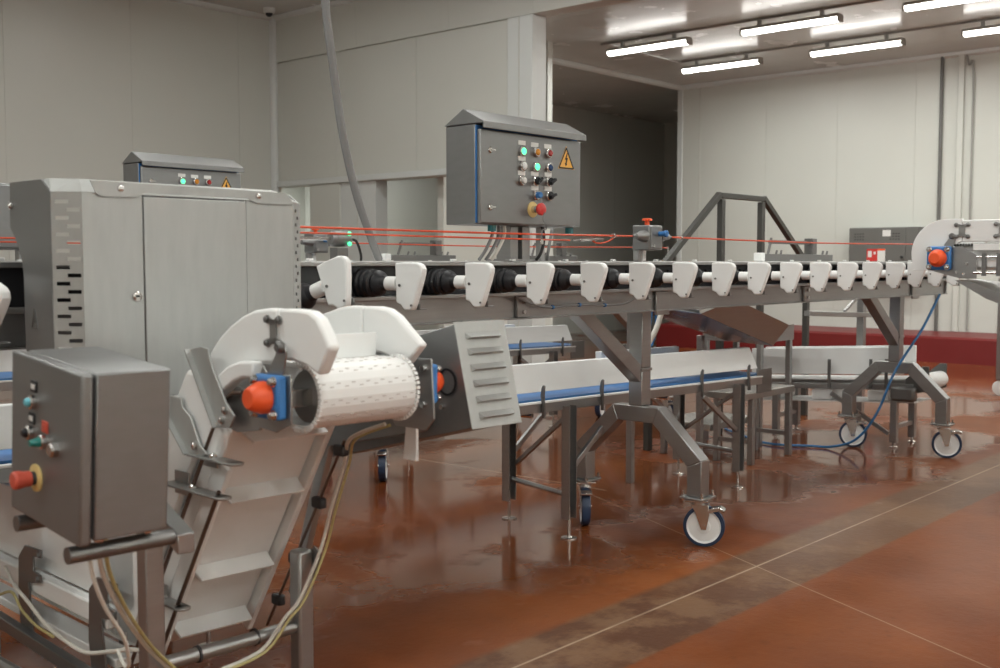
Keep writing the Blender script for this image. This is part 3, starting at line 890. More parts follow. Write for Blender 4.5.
def make_switch():
    t = thing('rope_switch', 'grey cast pull cord switch box with orange top button and blue reset', 'switch', (4.420, 2.99, 1.384))
    x0, x1 = 4.355, 4.47
    MB().box(x0, x1, 2.925, 3.02, 1.435, 1.552).build('box', 'steel_box', t, bev=0.006)
    MB().box(x0 + 0.012, x1 - 0.012, 2.9205, 2.9245, 1.445, 1.545).build('lid', 'steel_box', t, bev=0.002)
    MB().lathe((4.405, 2.97, 1.552), (0, 0, 1), [(0, 0.012), (0.022, 0.012), (0.0225, 0.024), (0.030, 0.024), (0.033, 0.018)], 20).build('top_button', 'orange', t)
    MB().lathe((4.435, 2.9205, 1.512), (0, -1, 0), [(0, 0.012), (0.03, 0.012), (0.031, 0.016), (0.042, 0.016), (0.045, 0.012)], 18).build('reset_button', 'blue', t)
    MB().lathe((x0, 2.95, 1.50), (-1, 0, 0), [(0, 0.028), (0.03, 0.026), (0.045, 0.017), (0.075, 0.015), (0.078, 0.006), (0.095, 0.006)], 18).build('tension_cone', 'steel_box', t)
    MB().lathe((x1, 2.95, 1.50), (1, 0, 0), [(0, 0.028), (0.03, 0.026), (0.045, 0.017), (0.085, 0.015), (0.088, 0.006), (0.11, 0.006)], 18).build('tension_cone', 'steel_box', t)
    MB().cyl((4.375, 2.912, 1.455), (4.375, 2.907, 1.455), 0.007, n=10).build('screw', 'chrome', t)
    MB().cyl((4.410, 2.995, 1.385), (4.410, 2.995, 1.4345), 0.014, n=12).build('stem', 'white', t)
    MB().box(4.365, 4.385, 2.99, 3.02, 1.381, 1.4345).build('bracket', 'steel', t)
    return t
sw1 = make_switch()

def make_sensor():
    t = thing('level_sensor', 'small grey sensor head with two green lights beside the drive cover', 'sensor', (2.585, 3.05, 1.384))
    MB().box(2.560, 2.610, 3.03, 3.07, 1.385, 1.43).build('foot', 'steel_dark', t)
    h = MB().lathe((2.545, 3.05, 1.462), (1, 0, 0), [(0, 0.02), (0.012, 0.028), (0.075, 0.028), (0.085, 0.02)], 16).build('head', 'steel_box', t)
    for z in (1.480, 1.444):
        MB().sphere((2.609, 3.021, z), 0.008, 10).build('indicator', 'green_on', h)
    MB().cyl((2.375, 3.05, 1.462), (2.545, 3.05, 1.462), 0.006, n=8).build('rod', 'chrome', t)
    MB().box(2.375, 2.382, 3.045, 3.055, 1.382, 1.462).build('rod_support', 'steel', t)
    MB().tube([(2.625, 3.05, 1.462), (2.665, 3.05, 1.455), (2.695, 3.06, 1.41), (2.705, 3.07, 1.386)], 0.005, 8, 4).build('cable', 'rubber', t)
    for x in (2.305, 2.345):
        MB().cyl((x, 3.05, 1.462), (x + 0.018, 3.05, 1.462), 0.012, n=10).build('knob', 'orange', t)
    return t
sens = make_sensor()

# holder frame standing on the line, near the far end
def make_holder(x, y, label, ln=0.62):
    t = thing('guide_holder', label, 'bracket', (x, y, 1.384))
    MB().box(x, x + ln, y - 0.02, y + 0.02, 1.3845, 1.428).build('rail', 'steel_dark', t, bev=0.003)
    MB().box(x + ln * 0.66, x + ln * 0.66 + 0.06, y - 0.03, y + 0.03, 1.4285, 1.53).build('upright', 'steel_dark', t, bev=0.003)
    MB().box(x + 0.10, x + ln * 0.66 - 0.001, y - 0.01, y + 0.01, 1.49, 1.512).build('arm', 'steel_dark', t)
    MB().beam((x + 0.08, y, 1.43), (x + 0.12, y, 1.525), 0.012, 0.012).build('lever', 'steel_dark', t)
    for q in (0.16, 0.22, ln - 0.14, ln - 0.08):
        MB().cyl((x + q, y - 0.012, 1.4285), (x + q + 0.01, y - 0.012, 1.45), 0.007, n=8).build('wing_bolt', 'steel_dark', t)
    MB().box(x - 0.06, x - 0.01, y - 0.03, y + 0.02, 1.3845, 1.435).build('stop_block', 'white', t, bev=0.004)
    return t
h1 = make_holder(6.02, 3.24, 'dull steel guide holder standing on the nearer line left of the hose cabinet', 0.93)

# grey hose hanging from the ceiling to the line
hp = [(2.62, 3.2, ZL), (2.635, 3.2, 3.4), (2.65, 3.2, 2.6), (2.657, 3.2, 2.33), (2.687, 3.2, 2.12), (2.731, 3.2, 1.869), (2.793, 3.2, 1.651), (2.866, 3.2, 1.483), (2.915, 3.2, 1.385)]
tag(MB().tube(hp, 0.0155, 12, 6).build('supply_hose', 'cable_grey', off=(2.915, 3.2, 1.385)), 'grey supply hose hanging from the ceiling onto the nearer line', 'hose')

# grey hose looped under the beam
hp = [(3.42, 3.16, 1.138), (3.40, 3.14, 1.08), (3.33, 3.12, 1.0), (3.22, 3.12, 0.925), (3.10, 3.12, 0.905), (2.96, 3.13, 0.97), (2.90, 3.15, 1.06), (2.89, 3.16, 1.138)]
tag(MB().tube(hp, 0.012, 10, 6).build('air_hose', 'cable_grey', off=(3.42, 3.16, 1.138)), 'grey hose curving down below the nearer line behind the louvred box', 'hose')
# thin cable slung along the beam
hp = [(3.50, 3.012, 1.236), (3.60, 3.008, 1.205), (3.72, 3.006, 1.185), (3.95, 3.006, 1.19), (4.15, 3.006, 1.182), (4.30, 3.006, 1.19), (4.42, 3.008, 1.236)]
t = thing('signal_cable', 'thin grey cable with blue ties slung along the nearer line', 'cable', (3.9, 3.006, 1.19))
MB().tube(hp, 0.005, 8, 6).build('sheath', 'cable_grey', t)
for x, z in ((3.74, 1.185), (3.93, 1.190), (4.12, 1.183)):
    MB().ring((x - 0.005, 3.006, z), (1, 0, 0), 0.0052, 0.009, 0.01, 10).build('tie', 'blue', t)

# ------------------------------------------------------------------ low take-away conveyor with blue belt
def make_low():
    t = thing('belt_conveyor', 'low take-away conveyor with blue belt and white guards under the nearer line', 'conveyor', (4.0, 3.66, 0))
    XA, XE = 1.0, 6.34
    def zz(x):
        return -0.019 * (x - 3.91)
    def slab(x0, x1, y0, y1, z0, z1):
        return MB().hexa([(x0, y0, z0 + zz(x0)), (x1, y0, z0 + zz(x1)), (x1, y1, z0 + zz(x1)), (x0, y1, z0 + zz(x0)),
                          (x0, y0, z1 + zz(x0)), (x1, y0, z1 + zz(x1)), (x1, y1, z1 + zz(x1)), (x0, y1, z1 + zz(x0))])
    slab(XA, XE + 0.1, 3.44, 3.88, 0.705, 0.715).build('belt', 'blue_belt', t)
    MB().cyl((XE + 0.1, 3.44, 0.685 + zz(XE)), (XE + 0.1, 3.88, 0.685 + zz(XE)), 0.03, n=18).build('end_roller', 'blue_belt', t)
    for y in (3.405, 3.905):
        slab(XA, XE, y - 0.012, y + 0.012, 0.655, 0.70).build('side_frame', 'steel', t, bev=0.002)
        slab(XA, XE, y - 0.016, y + 0.016, 0.7005, 0.708).build('wear_strip', 'white', t)
    MB().hexa([(XA, 3.425, 0.752 + zz(XA)), (XE, 3.425, 0.752 + zz(XE)), (XE, 3.445, 0.752 + zz(XE)), (XA, 3.445, 0.752 + zz(XA)),
               (XA, 3.485, 0.884 + zz(XA)), (XE, 3.485, 0.884 + zz(XE)), (XE, 3.525, 0.884 + zz(XE)), (XA, 3.525, 0.884 + zz(XA))]).build('side_guard', 'white', t, bev=0.004)
    slab(5.2, XE - 0.3, 3.82, 3.86, 0.735, 0.885).build('side_guard', 'white', t, bev=0.004)
    for x in (1.6, 2.5, 3.4, 4.14, 4.62, 5.03, 5.60, 6.15):
        z = zz(x)
        MB().prism([(3.372, 0.63 + z), (3.388, 0.63 + z), (3.390, 0.70 + z), (3.396, 0.74 + z), (3.390, 0.775 + z), (3.382, 0.79 + z), (3.374, 0.785 + z), (3.378, 0.74 + z)], 'x', x - 0.006, x + 0.006).build('guard_bracket', 'steel_dark', t)
    for x in (2.35, 4.45, 6.13):
        z = zz(x)
        for y in (3.485 - 0.11, 3.85 + 0.03):
            xc_ = x
            x = x - 0.115 if y < 3.5 else x + 0.01
            lg = MB()
            lg.box(x - 0.03, x - 0.026, y - 0.025, y + 0.025, 0.10, 0.68 + z).box(x - 0.03, x + 0.03, y + 0.021, y + 0.025, 0.10, 0.68 + z).box(x + 0.026, x + 0.03, y - 0.025, y + 0.025, 0.10, 0.68 + z)
            l_ = lg.build('leg', 'steel', t)
            MB().cyl((x, y, 0.012), (x, y, 0.16), 0.008, n=10).build('threaded_foot', 'chrome', l_)
            MB().lathe((x, y, 0.0), (0, 0, 1), [(0, 0.04), (0.006, 0.04), (0.012, 0.014)], 16).build('foot_pad', 'chrome', l_)
            x = xc_
        MB().cyl((x - 0.115, 3.40, 0.22), (x + 0.01, 3.855, 0.22), 0.014, n=12).build('cross_tube', 'steel', t)
        MB().beam((x - 0.08, 3.405, 0.63 + z), (x + 0.03, 3.85, 0.30), 0.02, 0.02).build('cross_brace', 'steel', t)
    for x, s in ((4.45, 1), (6.13, -1), (2.35, 1)):
        for y in (3.375, 3.88):
            xq = x - 0.115 if y < 3.5 else x + 0.01
            MB().beam((xq + s * 0.032, y, 0.36), (xq + s * 0.42, y, 0.64 + zz(x)), 0.02, 0.028).build('diagonal_strut', 'steel', t, bev=0.002)
    MB().box(XE - 0.06, XE + 0.13, 3.395, 3.403, 0.60 + zz(XE), 0.75 + zz(XE)).build('bearing_plate', 'steel_dark', t, bev=0.003)
    for x in (2.9, 4.1, 5.3):
        MB().cyl((x, 3.42, 0.64 + zz(x)), (x, 3.89, 0.64 + zz(x)), 0.012, n=10).build('return_roller', 'chrome', t)
    return t
low1 = make_low()

# ------------------------------------------------------------------ chute
t = thing('discharge_chute', 'tilted stainless discharge chute with blue film under the nearer line', 'chute', (6.3, 3.7, 0.70))
ch_ = MB()
A = V(5.55, 3.95, 1.13); B = V(5.70, 3.46, 1.075); C = V(6.60, 3.46, 0.835); D = V(6.86, 3.95, 0.83)
ch_.add([A, B, C, D], [(0, 1, 2, 3)])
ch_.build('slide', 'chute_film', t, solid=0.003, smooth=0)
wl = MB()
wl.add([B, C, C + V(0.16, -0.03, 0.13), B + V(0.36, -0.03, 0.075)], [(0, 1, 2, 3)])
wl.build('side_wall', 'steel', t, solid=0.003, smooth=0)
wl = MB()
wl.add([A, B, B + V(-0.02, 0, 0.02), B + V(0.36, -0.03, 0.075), A + V(0.2, 0, 0.06)], [(0, 1, 2, 3, 4)])
wl.build('end_wall', 'steel', t, solid=0.003, smooth=0)
for x, y in ((6.52, 3.93), (5.70, 3.93)):
    zt = 0.885 if x > 6 else 1.09
    MB().box(x - 0.02, x + 0.02, y + 0.005, y + 0.045, 0.0, zt).build('support_post', 'steel', t, bev=0.003)

tag(MB().tube([(5.36, 3.5, 1.125), (5.29, 3.5, 1.0), (5.21, 3.52, 0.895)], 0.016, 10, 4).build('drain_tube', 'cable_white', off=(5.21, 3.52, 0.895)), 'short white drain tube slanting below the nearer line beside the chute', 'tube')
tag(MB().tube([(5.40, 3.6, 1.135), (5.38, 3.6, 1.02), (5.33, 3.6, 0.92), (5.36, 3.62, 0.875), (5.43, 3.62, 0.90), (5.44, 3.6, 1.0), (5.43, 3.6, 1.13)], 0.007, 8, 6).build('air_hose', 'cable_blue', off=(5.36, 3.62, 0.875)), 'looped thin blue hose hanging beside the white drain tube', 'hose')

# ------------------------------------------------------------------ cross conveyor (white belt) behind the far arch
t = thing('cross_conveyor', 'low cross conveyor with tall white guard below the end of the nearer line', 'conveyor', (8.26, 3.75, 0))
def zc(y):
    return -0.06 * (y - 3.3)
def slabY(x0, x1, y0, y1, z0, z1):
    return MB().hexa([(x0, y0, z0 + zc(y0)), (x1, y0, z0 + zc(y0)), (x1, y1, z0 + zc(y1)), (x0, y1, z0 + zc(y1)),
                      (x0, y0, z1 + zc(y0)), (x1, y0, z1 + zc(y0)), (x1, y1, z1 + zc(y1)), (x0, y1, z1 + zc(y1))])
slabY(8.13, 8.16, 3.20, 4.45, 0.54, 0.745).build('side_guard', 'white', t, bev=0.004)
slabY(8.36, 8.39, 3.20, 4.45, 0.54, 0.745).build('side_guard', 'white', t, bev=0.004)
slabY(8.10, 8.42, 3.04, 4.45, 0.50, 0.51).build('belt', 'belt_white', t)
slabY(8.075, 8.095, 3.10, 4.45, 0.43, 0.475).build('side_frame', 'steel', t, bev=0.003)
slabY(8.425, 8.445, 3.10, 4.45, 0.43, 0.475).build('side_frame', 'steel', t, bev=0.003)
slabY(8.10, 8.42, 3.10, 4.45, 0.33, 0.34).build('return_belt', 'belt_white', t)
for y in (3.3, 3.75, 4.2):
    slabY(8.11, 8.41, y, y + 0.16, 0.345, 0.42).build('return_flight', 'belt_white', t)
MB().cyl((8.10, 3.03, 0.505), (8.42, 3.03, 0.505), 0.06, n=20).build('end_roller', 'white', t)
for x in (8.085, 8.435):
    MB().prism([(2.99, 0.44), (3.16, 0.40), (3.16, 0.52), (3.04, 0.62), (2.99, 0.62)], 'x', x - 0.006, x + 0.006).build('bearing_plate', 'steel_dark', t)
for y in (3.30, 3.42, 3.75, 4.10):
    MB().box(8.062, 8.070, y - 0.012, y + 0.012, 0.44 + zc(y), 0.66 + zc(y)).build('guard_bracket', 'steel_dark', t)
for y in (3.24, 4.20):
    for x in (8.085, 8.435):
        l_ = MB().box(x - 0.025, x + 0.025, y - 0.025, y + 0.025, 0.04, 0.428 + zc(y)).build('leg', 'steel', t, bev=0.003)
        MB().lathe((x, y, 0), (0, 0, 1), [(0, 0.03), (0.008, 0.03), (0.014, 0.012), (0.045, 0.012)], 12).build('foot_pad', 'chrome', l_)
    MB().box(8.111, 8.409, y - 0.015, y + 0.015, 0.14, 0.17).build('cross_tube', 'steel', t)
MB().beam((8.085, 3.28, 0.10), (8.085, 3.74, 0.37), 0.02, 0.03).build('diagonal_strut', 'steel', t)
MB().box(7.99, 8.07, 3.06, 3.24, 0.36, 0.47).build('gear_motor', 'steel_dark', t, bev=0.02)

# inclined tray and second chute seen between line and cross conveyor
t = thing('catch_tray', 'shallow stainless catch tray on posts behind the discharge chute', 'tray', (7.75, 4.3, 0))
MB().box(7.45, 7.95, 4.0, 4.5, 0.78, 0.79).build('tray_floor', 'steel', t)
MB().box(7.45, 7.46, 4.0, 4.5, 0.791, 0.90).build('tray_side', 'steel', t)
MB().box(7.461, 7.95, 3.99, 4.0, 0.78, 0.90).build('tray_side', 'steel', t)
for x, y in ((7.47, 4.02), (7.93, 4.02), (7.47, 4.48), (7.93, 4.48)):
    MB().box(x - 0.02, x + 0.02, y - 0.02, y + 0.02, 0, 0.7795).build('leg', 'steel', t, bev=0.003)
t = thing('guide_bar', 'flat stainless guide bar on a post behind the far arch', 'bar', (8.6, 4.0, 0))
MB().beam((7.98, 3.9, 0.985), (9.15, 3.9, 0.93), 0.05, 0.04).build('bar', 'steel', t, bev=0.004)
MB().box(8.98, 9.04, 3.88, 3.94, 0, 1.15).build('post', 'steel', t, bev=0.003)
MB().beam((8.65, 3.9, 0.98), (8.98, 3.9, 1.12), 0.02, 0.02).build('brace', 'steel', t)

# ------------------------------------------------------------------ two-step stool and guard rail
t = thing('step_stool', 'two-step stainless stool with chequered treads behind the take-away conveyor', 'step stool', (7.0, 4.05, 0))
def tread(x0, x1, y0, y1, z):
    tr = MB().box(x0, x1, y0, y1, z - 0.045, z).build('tread', 'chequer', t, bev=0.003)
    g = MB()
    nx_ = int((x1 - x0) / 0.035); ny_ = int((y1 - y0) / 0.035)
    for i in range(nx_):
        for j in range(ny_):
            cx = x0 + 0.02 + i * 0.035; cy = y0 + 0.02 + j * 0.035
            s = 1 if (i + j) % 2 else -1
            g.beam((cx - 0.009, cy - 0.009 * s, z + 0.001), (cx + 0.009, cy + 0.009 * s, z + 0.001), 0.007, 0.003)
    o = g.build('chequer_ribs', 'chequer', tr)
    o['kind'] = 'stuff'
tread(6.72, 7.32, 3.99, 4.42, 0.25)
tread(6.60, 7.32, 3.66, 3.985, 0.50)
for x in (6.75, 7.29):
    for y, z in ((4.39, 0.204), (3.955, 0.454), (3.69, 0.454)):
        MB().box(x - 0.02, x + 0.02, y - 0.02, y + 0.02, 0, z).build('leg', 'steel', t, bev=0.003)
    MB().box(x - 0.012, x + 0.012, 3.711, 3.934, 0.14, 0.17).build('side_bar', 'steel', t)

t = thing('guard_rail', 'grey steel guard rail with sloping ends standing between the two lines', 'railing', (7.5, 4.55, 0))
yr = 4.55
w_ = 0.045
MB().beam((7.77, yr, 1.905), (8.46, yr, 1.905), w_, w_).build('top_rail', 'rail_paint', t, bev=0.004)
MB().beam((7.76, yr, 1.915), (6.70, yr, 1.17), w_, w_).build('sloping_rail', 'rail_paint', t, bev=0.004)
MB().beam((8.47, yr, 1.915), (9.32, yr, 1.34), w_, w_).build('sloping_rail', 'rail_paint', t, bev=0.004)
for x in (7.79, 8.44):
    MB().box(x - 0.025, x + 0.025, yr - 0.025, yr + 0.025, 0, 1.877).build('post', 'rail_paint', t, bev=0.004)
for x, z in ((6.78, 1.20), (9.29, 1.335)):
    MB().box(x - 0.025, x + 0.025, yr - 0.025, yr + 0.025, 0, z).build('post', 'rail_paint', t, bev=0.004)

# ------------------------------------------------------------------ foreground swan-neck elevator (turned 3.5 degrees)
DEL = math.radians(-3.5)
def E2W(x, y, z=0.0):
    return V(x * math.cos(DEL) - y * math.sin(DEL), x * math.sin(DEL) + y * math.cos(DEL), z)

SLOPE = 0.647                          # run per rise of the incline
ANG = math.atan(SLOPE)
NY, NZ = -math.cos(ANG), -math.sin(ANG)   # outward normal of the returning belt (towards the viewer and down)
def inc(z, n=0.0):
    """point (y, z) on the underside of the incline at height z, moved n outwards"""
    y = 2.54 + (0.788 - z) * SLOPE
    return (y + NY * n, z + NZ * n)

def bearing(par, x, y, z, sgn, s=1.0):
    """blue square flange bearing with an orange cap pointing to sgn * x"""
    h = 0.05 * s
    b = MB().box(min(x, x + sgn * 0.028 * s), max(x, x + sgn * 0.028 * s), y - h, y + h, z - h, z + h).build('bearing_housing', 'blue', par, bev=0.008 * s)
    MB().lathe((x + sgn * 0.0285 * s, y, z), (sgn, 0, 0), [(0, 0.037 * s), (0.012 * s, 0.037 * s), (0.03 * s, 0.030 * s), (0.042 * s, 0.024 * s), (0.044 * s, 0.021 * s)], 28).build('bearing_cap', 'orange', b)
    for sy in (-1, 1):
        for sz in (-1, 1):
            q = MB().lathe((x + sgn * 0.0285 * s, y + sy * 0.037 * s, z + sz * 0.037 * s), (sgn, 0, 0), [(0, 0.012 * s), (0.003 * s, 0.012 * s), (0.0031 * s, 0.009 * s), (0.012 * s, 0.009 * s), (0.014 * s, 0.006 * s)], 12)
            q.build('bolt', 'chrome', b)
    return b

def star_plate(par, x, y, z, sgn, w, h, s=1.0):
    """four-armed joining plate with bolt heads"""
    m = MB()
    m.prism([(y - w * 0.45, z - h), (y - w * 0.45, z + h), (y + w * 0.45, z + h), (y + w * 0.45, z - h)], 'x', min(x, x + sgn * 0.004), max(x, x + sgn * 0.004))
    for sy in (-1, 1):
        for sz in (-1, 1):
            m.cyl((x, y + sy * w * 0.85, z + sz * h), (x + sgn * 0.004, y + sy * w * 0.85, z + sz * h), 0.010 * s, n=14)
            m.beam((x + sgn * 0.002, y, z + sz * h * 0.7), (x + sgn * 0.002, y + sy * w * 0.85, z + sz * h), 0.004, 0.014 * s, (0, 0.4, 1))
    p = m.build('joining_plate', 'steel_mid', par)
    for sy in (-1, 1):
        for sz in (-1, 1):
            MB().lathe((x + sgn * 0.0045, y + sy * w * 0.85, z + sz * h), (sgn, 0, 0), [(0, 0.0075 * s), (0.005 * s, 0.0075 * s), (0.007 * s, 0.004 * s)], 10).build('bolt', 'steel_dark', p)
    return p

EB = (1.63, 2.55, 0.0)
el = thing('elevator_conveyor', 'white swan-neck flighted elevator conveyor standing before the drive cover', 'conveyor', E2W(*EB), DEL, frame=EB)
BX0, BX1 = 1.475, 1.755
RY, RZ, RR = 2.12, 1.07, 0.076

# belt loop in the y-z plane
loop = []
for k in range(13):
    a = PI / 2 + PI * k / 12          # over the front of the roller, top to bottom
    loop.append((RY + RR * math.cos(a), RZ + RR * math.sin(a)))
zb = RZ - RR
y_b = inc(zb)[0]
for k in range(5):                     # easing from level to incline
    u = k / 4
    p0 = (y_b - 0.06, zb); p1 = (y_b, zb); p2 = inc(zb - 0.06)
    loop.append(((1 - u) ** 2 * p0[0] + 2 * u * (1 - u) * p1[0] + u * u * p2[0], (1 - u) ** 2 * p0[1] + 2 * u * (1 - u) * p1[1] + u * u * p2[1]))
for z in (0.8, 0.6, 0.45, 0.34):
    loop.append(inc(z))
loop += [(2.90, 0.285), (3.0, 0.27), (4.2, 0.27), (4.26, 0.30), (4.26, 0.38), (4.2, 0.41), (3.12, 0.41), (3.05, 0.43)]
loop += [inc(0.50, -0.16), inc(0.8, -0.16), inc(1.05, -0.16), (2.42, 1.146)]
def offset_loop(lp, d):
    out = []
    n = len(lp)
    for i in range(n):
        a = Vector(lp[i - 1]); b = Vector(lp[i]); c = Vector(lp[(i + 1) % n])
        t1 = (b - a).normalized(); t2 = (c - b).normalized()
        tt = (t1 + t2)
        tt = tt.normalized() if tt.length > 1e-6 else t1
        nrm = Vector((-tt.y, tt.x))
        out.append((b.x + nrm.x * d, b.y + nrm.y * d))
    return out
inner = offset_loop(loop, 0.009)
bl = MB()
n = len(loop)
vs = []
for (lp) in (loop, inner):
    for x in (BX0, BX1):
        vs += [(x, p[0], p[1]) for p in lp]
fs = []
for i in range(n):
    j = (i + 1) % n
    fs.append((i, j, n + j, n + i))                       # outer surface
    fs.append((2 * n + i, 3 * n + i, 3 * n + j, 2 * n + j))  # inner
    fs.append((i, 2 * n + i, 2 * n + j, j))
    fs.append((n + i, n + j, 3 * n + j, 3 * n + i))
bl.add(vs, fs)
belt = bl.build('belt', 'belt_white', el, smooth=12)
# hinge gaps across the belt where it can be seen: over the roller and down the incline
hg = MB()
def hinge_row(y, z, ny, nz, cnt=13, dz=0.0022, ln=0.010):
    for i in range(cnt):
        x = BX0 + 0.012 + (BX1 - BX0 - 0.024) * i / (cnt - 1)
        o = 0.004 if i % 2 else -0.004
        ty, tz = -nz, ny
        c = V(x, y + ny * 0.0002 + ty * o, z + nz * 0.0002 + tz * o)
        hg.beam(c - V(ln / 2, 0, 0), c + V(ln / 2, 0, 0), dz, 0.0012, (0, ny, nz))
for k in range(12):
    a = PI / 2 + PI * (k + 0.5) / 12
    if k % 2 == 0:
        hinge_row(RY + RR * 0.996 * math.cos(a), RZ + RR * 0.996 * math.sin(a), math.cos(a), math.sin(a))
for k in range(3):
    hinge_row(2.16 + k * 0.05, RZ + RR, 0, 1)
o = hg.build('hinge_gaps', 'slot', belt)
o['kind'] = 'stuff'
# toothed edge of the belt on the drive roller
tg = MB()
for x in (BX0, BX1):
    for k in range(26):
        a = PI * 0.42 + PI * 1.16 * k / 25
        c = V(x, RY + (RR + 0.002) * math.cos(a), RZ + (RR + 0.002) * math.sin(a))
        s = -1 if x == BX0 else 1
        tg.beam(c, c + V(s * 0.008, 0, 0), 0.008, 0.010, (0, math.cos(a), math.sin(a)))
o = tg.build('edge_teeth', 'belt_white', belt)
o['kind'] = 'stuff'

def flight(p, d, name='flight', x0=1.505, x1=1.745, hgt=0.052):
    """flight plate standing on the belt at p=(y,z), growing along d"""
    y, z = p
    m = MB()
    t_ = 0.0035
    ty, tz = -d[1], d[0]
    q = []
    for (xa, xb, hh) in ((x0, x1, 0.0), (x0 + 0.012, x1 + 0.0, hgt)):
        for xx, tt in ((xa, -t_), (xb, -t_), (xb, t_), (xa, t_)):
            q.append((xx, y + d[0] * (hh + 0.0005) + ty * tt, z + d[1] * (hh + 0.0005) + tz * tt))
    m.hexa(q)
    return m.build(name, 'white', el)
for z in (0.788, 0.552, 0.368):
    flight(inc(z), (NY * 0.90 - 0.0, NZ * 1.15))
flight((2.19, RZ + RR), (-0.08, 1.0), hgt=0.058)
flight(inc(0.955, 0.0), (NY, NZ), hgt=0.05)
# drive shaft and sprockets
MB().prism([(RY - 0.02, RZ - 0.02), (RY + 0.02, RZ - 0.02), (RY + 0.02, RZ + 0.02), (RY - 0.02, RZ + 0.02)], 'x', 1.43, 1.817).build('drive_shaft', 'chrome', el, bev=0.002)
for x in (1.49, 1.61, 1.725):
    MB().lathe((x, RY, RZ), (1, 0, 0), [(0, 0.03), (0.0, 0.062), (0.02, 0.062), (0.02, 0.03)], 18).build('sprocket', 'steel_box', el)

# --- top guards, two plates each side
def prism_part(name, pts, x0, x1, mat='white', bev=0.008, par=el):
    return MB().prism(pts, 'x', x0, x1).build(name, mat, par, bev=bev, seg=3)
prism_part('guard_plate', [(2.139, 1.274), (2.18, 1.274), (2.237, 1.268), (2.29, 1.252), (2.343, 1.228), (2.395, 1.195), (2.441, 1.155), (2.425, 1.09), (2.37, 1.06), (2.30, 1.12), (2.23, 1.145), (2.139, 1.15)], 1.425, 1.453)
gl = prism_part('guard_plate', [(2.137, 1.274), (2.06, 1.275), (2.02, 1.272), (1.99, 1.258), (1.965, 1.228), (1.945, 1.195), (1.985, 1.132), (2.03, 1.15), (2.08, 1.158), (2.137, 1.157)], 1.425, 1.458)
prism_part('wear_strip', [(2.195, 1.152), (2.25, 1.149), (2.30, 1.136), (2.345, 1.112), (2.395, 1.062), (2.365, 1.035), (2.32, 1.078), (2.28, 1.1), (2.24, 1.112), (2.195, 1.114)], 1.392, 1.422, bev=0.006)
prism_part('guard_plate', [(2.280, 1.266), (2.33, 1.266), (2.384, 1.259), (2.45, 1.242), (2.52, 1.215), (2.55, 1.15), (2.44, 1.150), (2.280, 1.150)], 1.775, 1.803)
prism_part('guard_plate', [(2.277, 1.266), (2.215, 1.267), (2.176, 1.262), (2.14, 1.245), (2.11, 1.222), (2.05, 1.177), (2.105, 1.125), (2.16, 1.138), (2.20, 1.148), (2.277, 1.152)], 1.775, 1.803)
sp = star_plate(el, 1.4245, 2.153, 1.222, -1, 0.028, 0.027)
# arm from joining plate to bearing plate
prism_part('guard_arm', [(2.085, 1.20), (2.105, 1.205), (2.12, 1.17), (2.155, 1.125), (2.14, 1.112), (2.09, 1.125), (2.075, 1.18)], 1.403, 1.409, 'steel', 0.002)
MB().lathe((1.403, 2.093, 1.19), (-1, 0, 0), [(0, 0.014), (0.006, 0.014), (0.010, 0.009), (0.014, 0.009)], 14).build('bolt', 'steel_dark', el)
# bearing plates and bearings
prism_part('bearing_plate', [(2.06, 1.13), (2.06, 1.02), (2.12, 0.995), (2.19, 1.0), (2.20, 1.05), (2.185, 1.12), (2.17, 1.145), (2.15, 1.125)], 1.4035, 1.409, 'steel_mid', 0.002)
bearing(el, 1.403, RY, 1.078, -1)
prism_part('bearing_plate', [(2.06, 1.14), (2.05, 0.99), (2.08, 0.96), (2.20, 0.96), (2.26, 1.02), (2.26, 1.14)], 1.818, 1.824, 'steel', 0.002)
bearing(el, 1.8245, RY, RZ + 0.005, 1)
for dy in (-0.035, 0.03):
    MB().cyl((1.818, RY + dy, 1.115), (1.808, RY + dy, 1.115), 0.009, n=6).build('bolt', 'chrome', el)
    MB().cyl((1.818, RY + dy, 1.025), (1.808, RY + dy, 1.025), 0.009, n=6).build('bolt', 'chrome', el)

# --- side guards of the incline (both sides), wear strips and rods
def along(z0, z1, n0, n1, x0, x1, name, mat, bev=0.004):
    a, b, c, d = inc(z0, n0), inc(z1, n0), inc(z1, n1), inc(z0, n1)
    return MB().prism([a, b, c, d], 'x', x0, x1).build(name, mat, el, bev=bev)
MB().prism([inc(1.00, -0.045), inc(0.32, -0.045), inc(0.30, -0.29), inc(0.80, -0.29), inc(0.87, -0.22)], 'x', 1.425, 1.445).build('side_guard', 'white', el, bev=0.004)
MB().prism([inc(1.00, -0.045), inc(0.32, -0.045), inc(0.30, -0.29), inc(0.80, -0.29), inc(0.87, -0.22)], 'x', 1.785, 1.805).build('side_guard', 'white', el, bev=0.004)
along(0.93, 0.33, 0.105, 0.045, 1.425, 1.440, 'wear_strip', 'white')
along(0.97, 0.30, 0.02, -0.045, 1.447, 1.470, 'wear_strip', 'white')
along(0.97, 0.30, 0.03, -0.045, 1.762, 1.782, 'wear_strip', 'white')
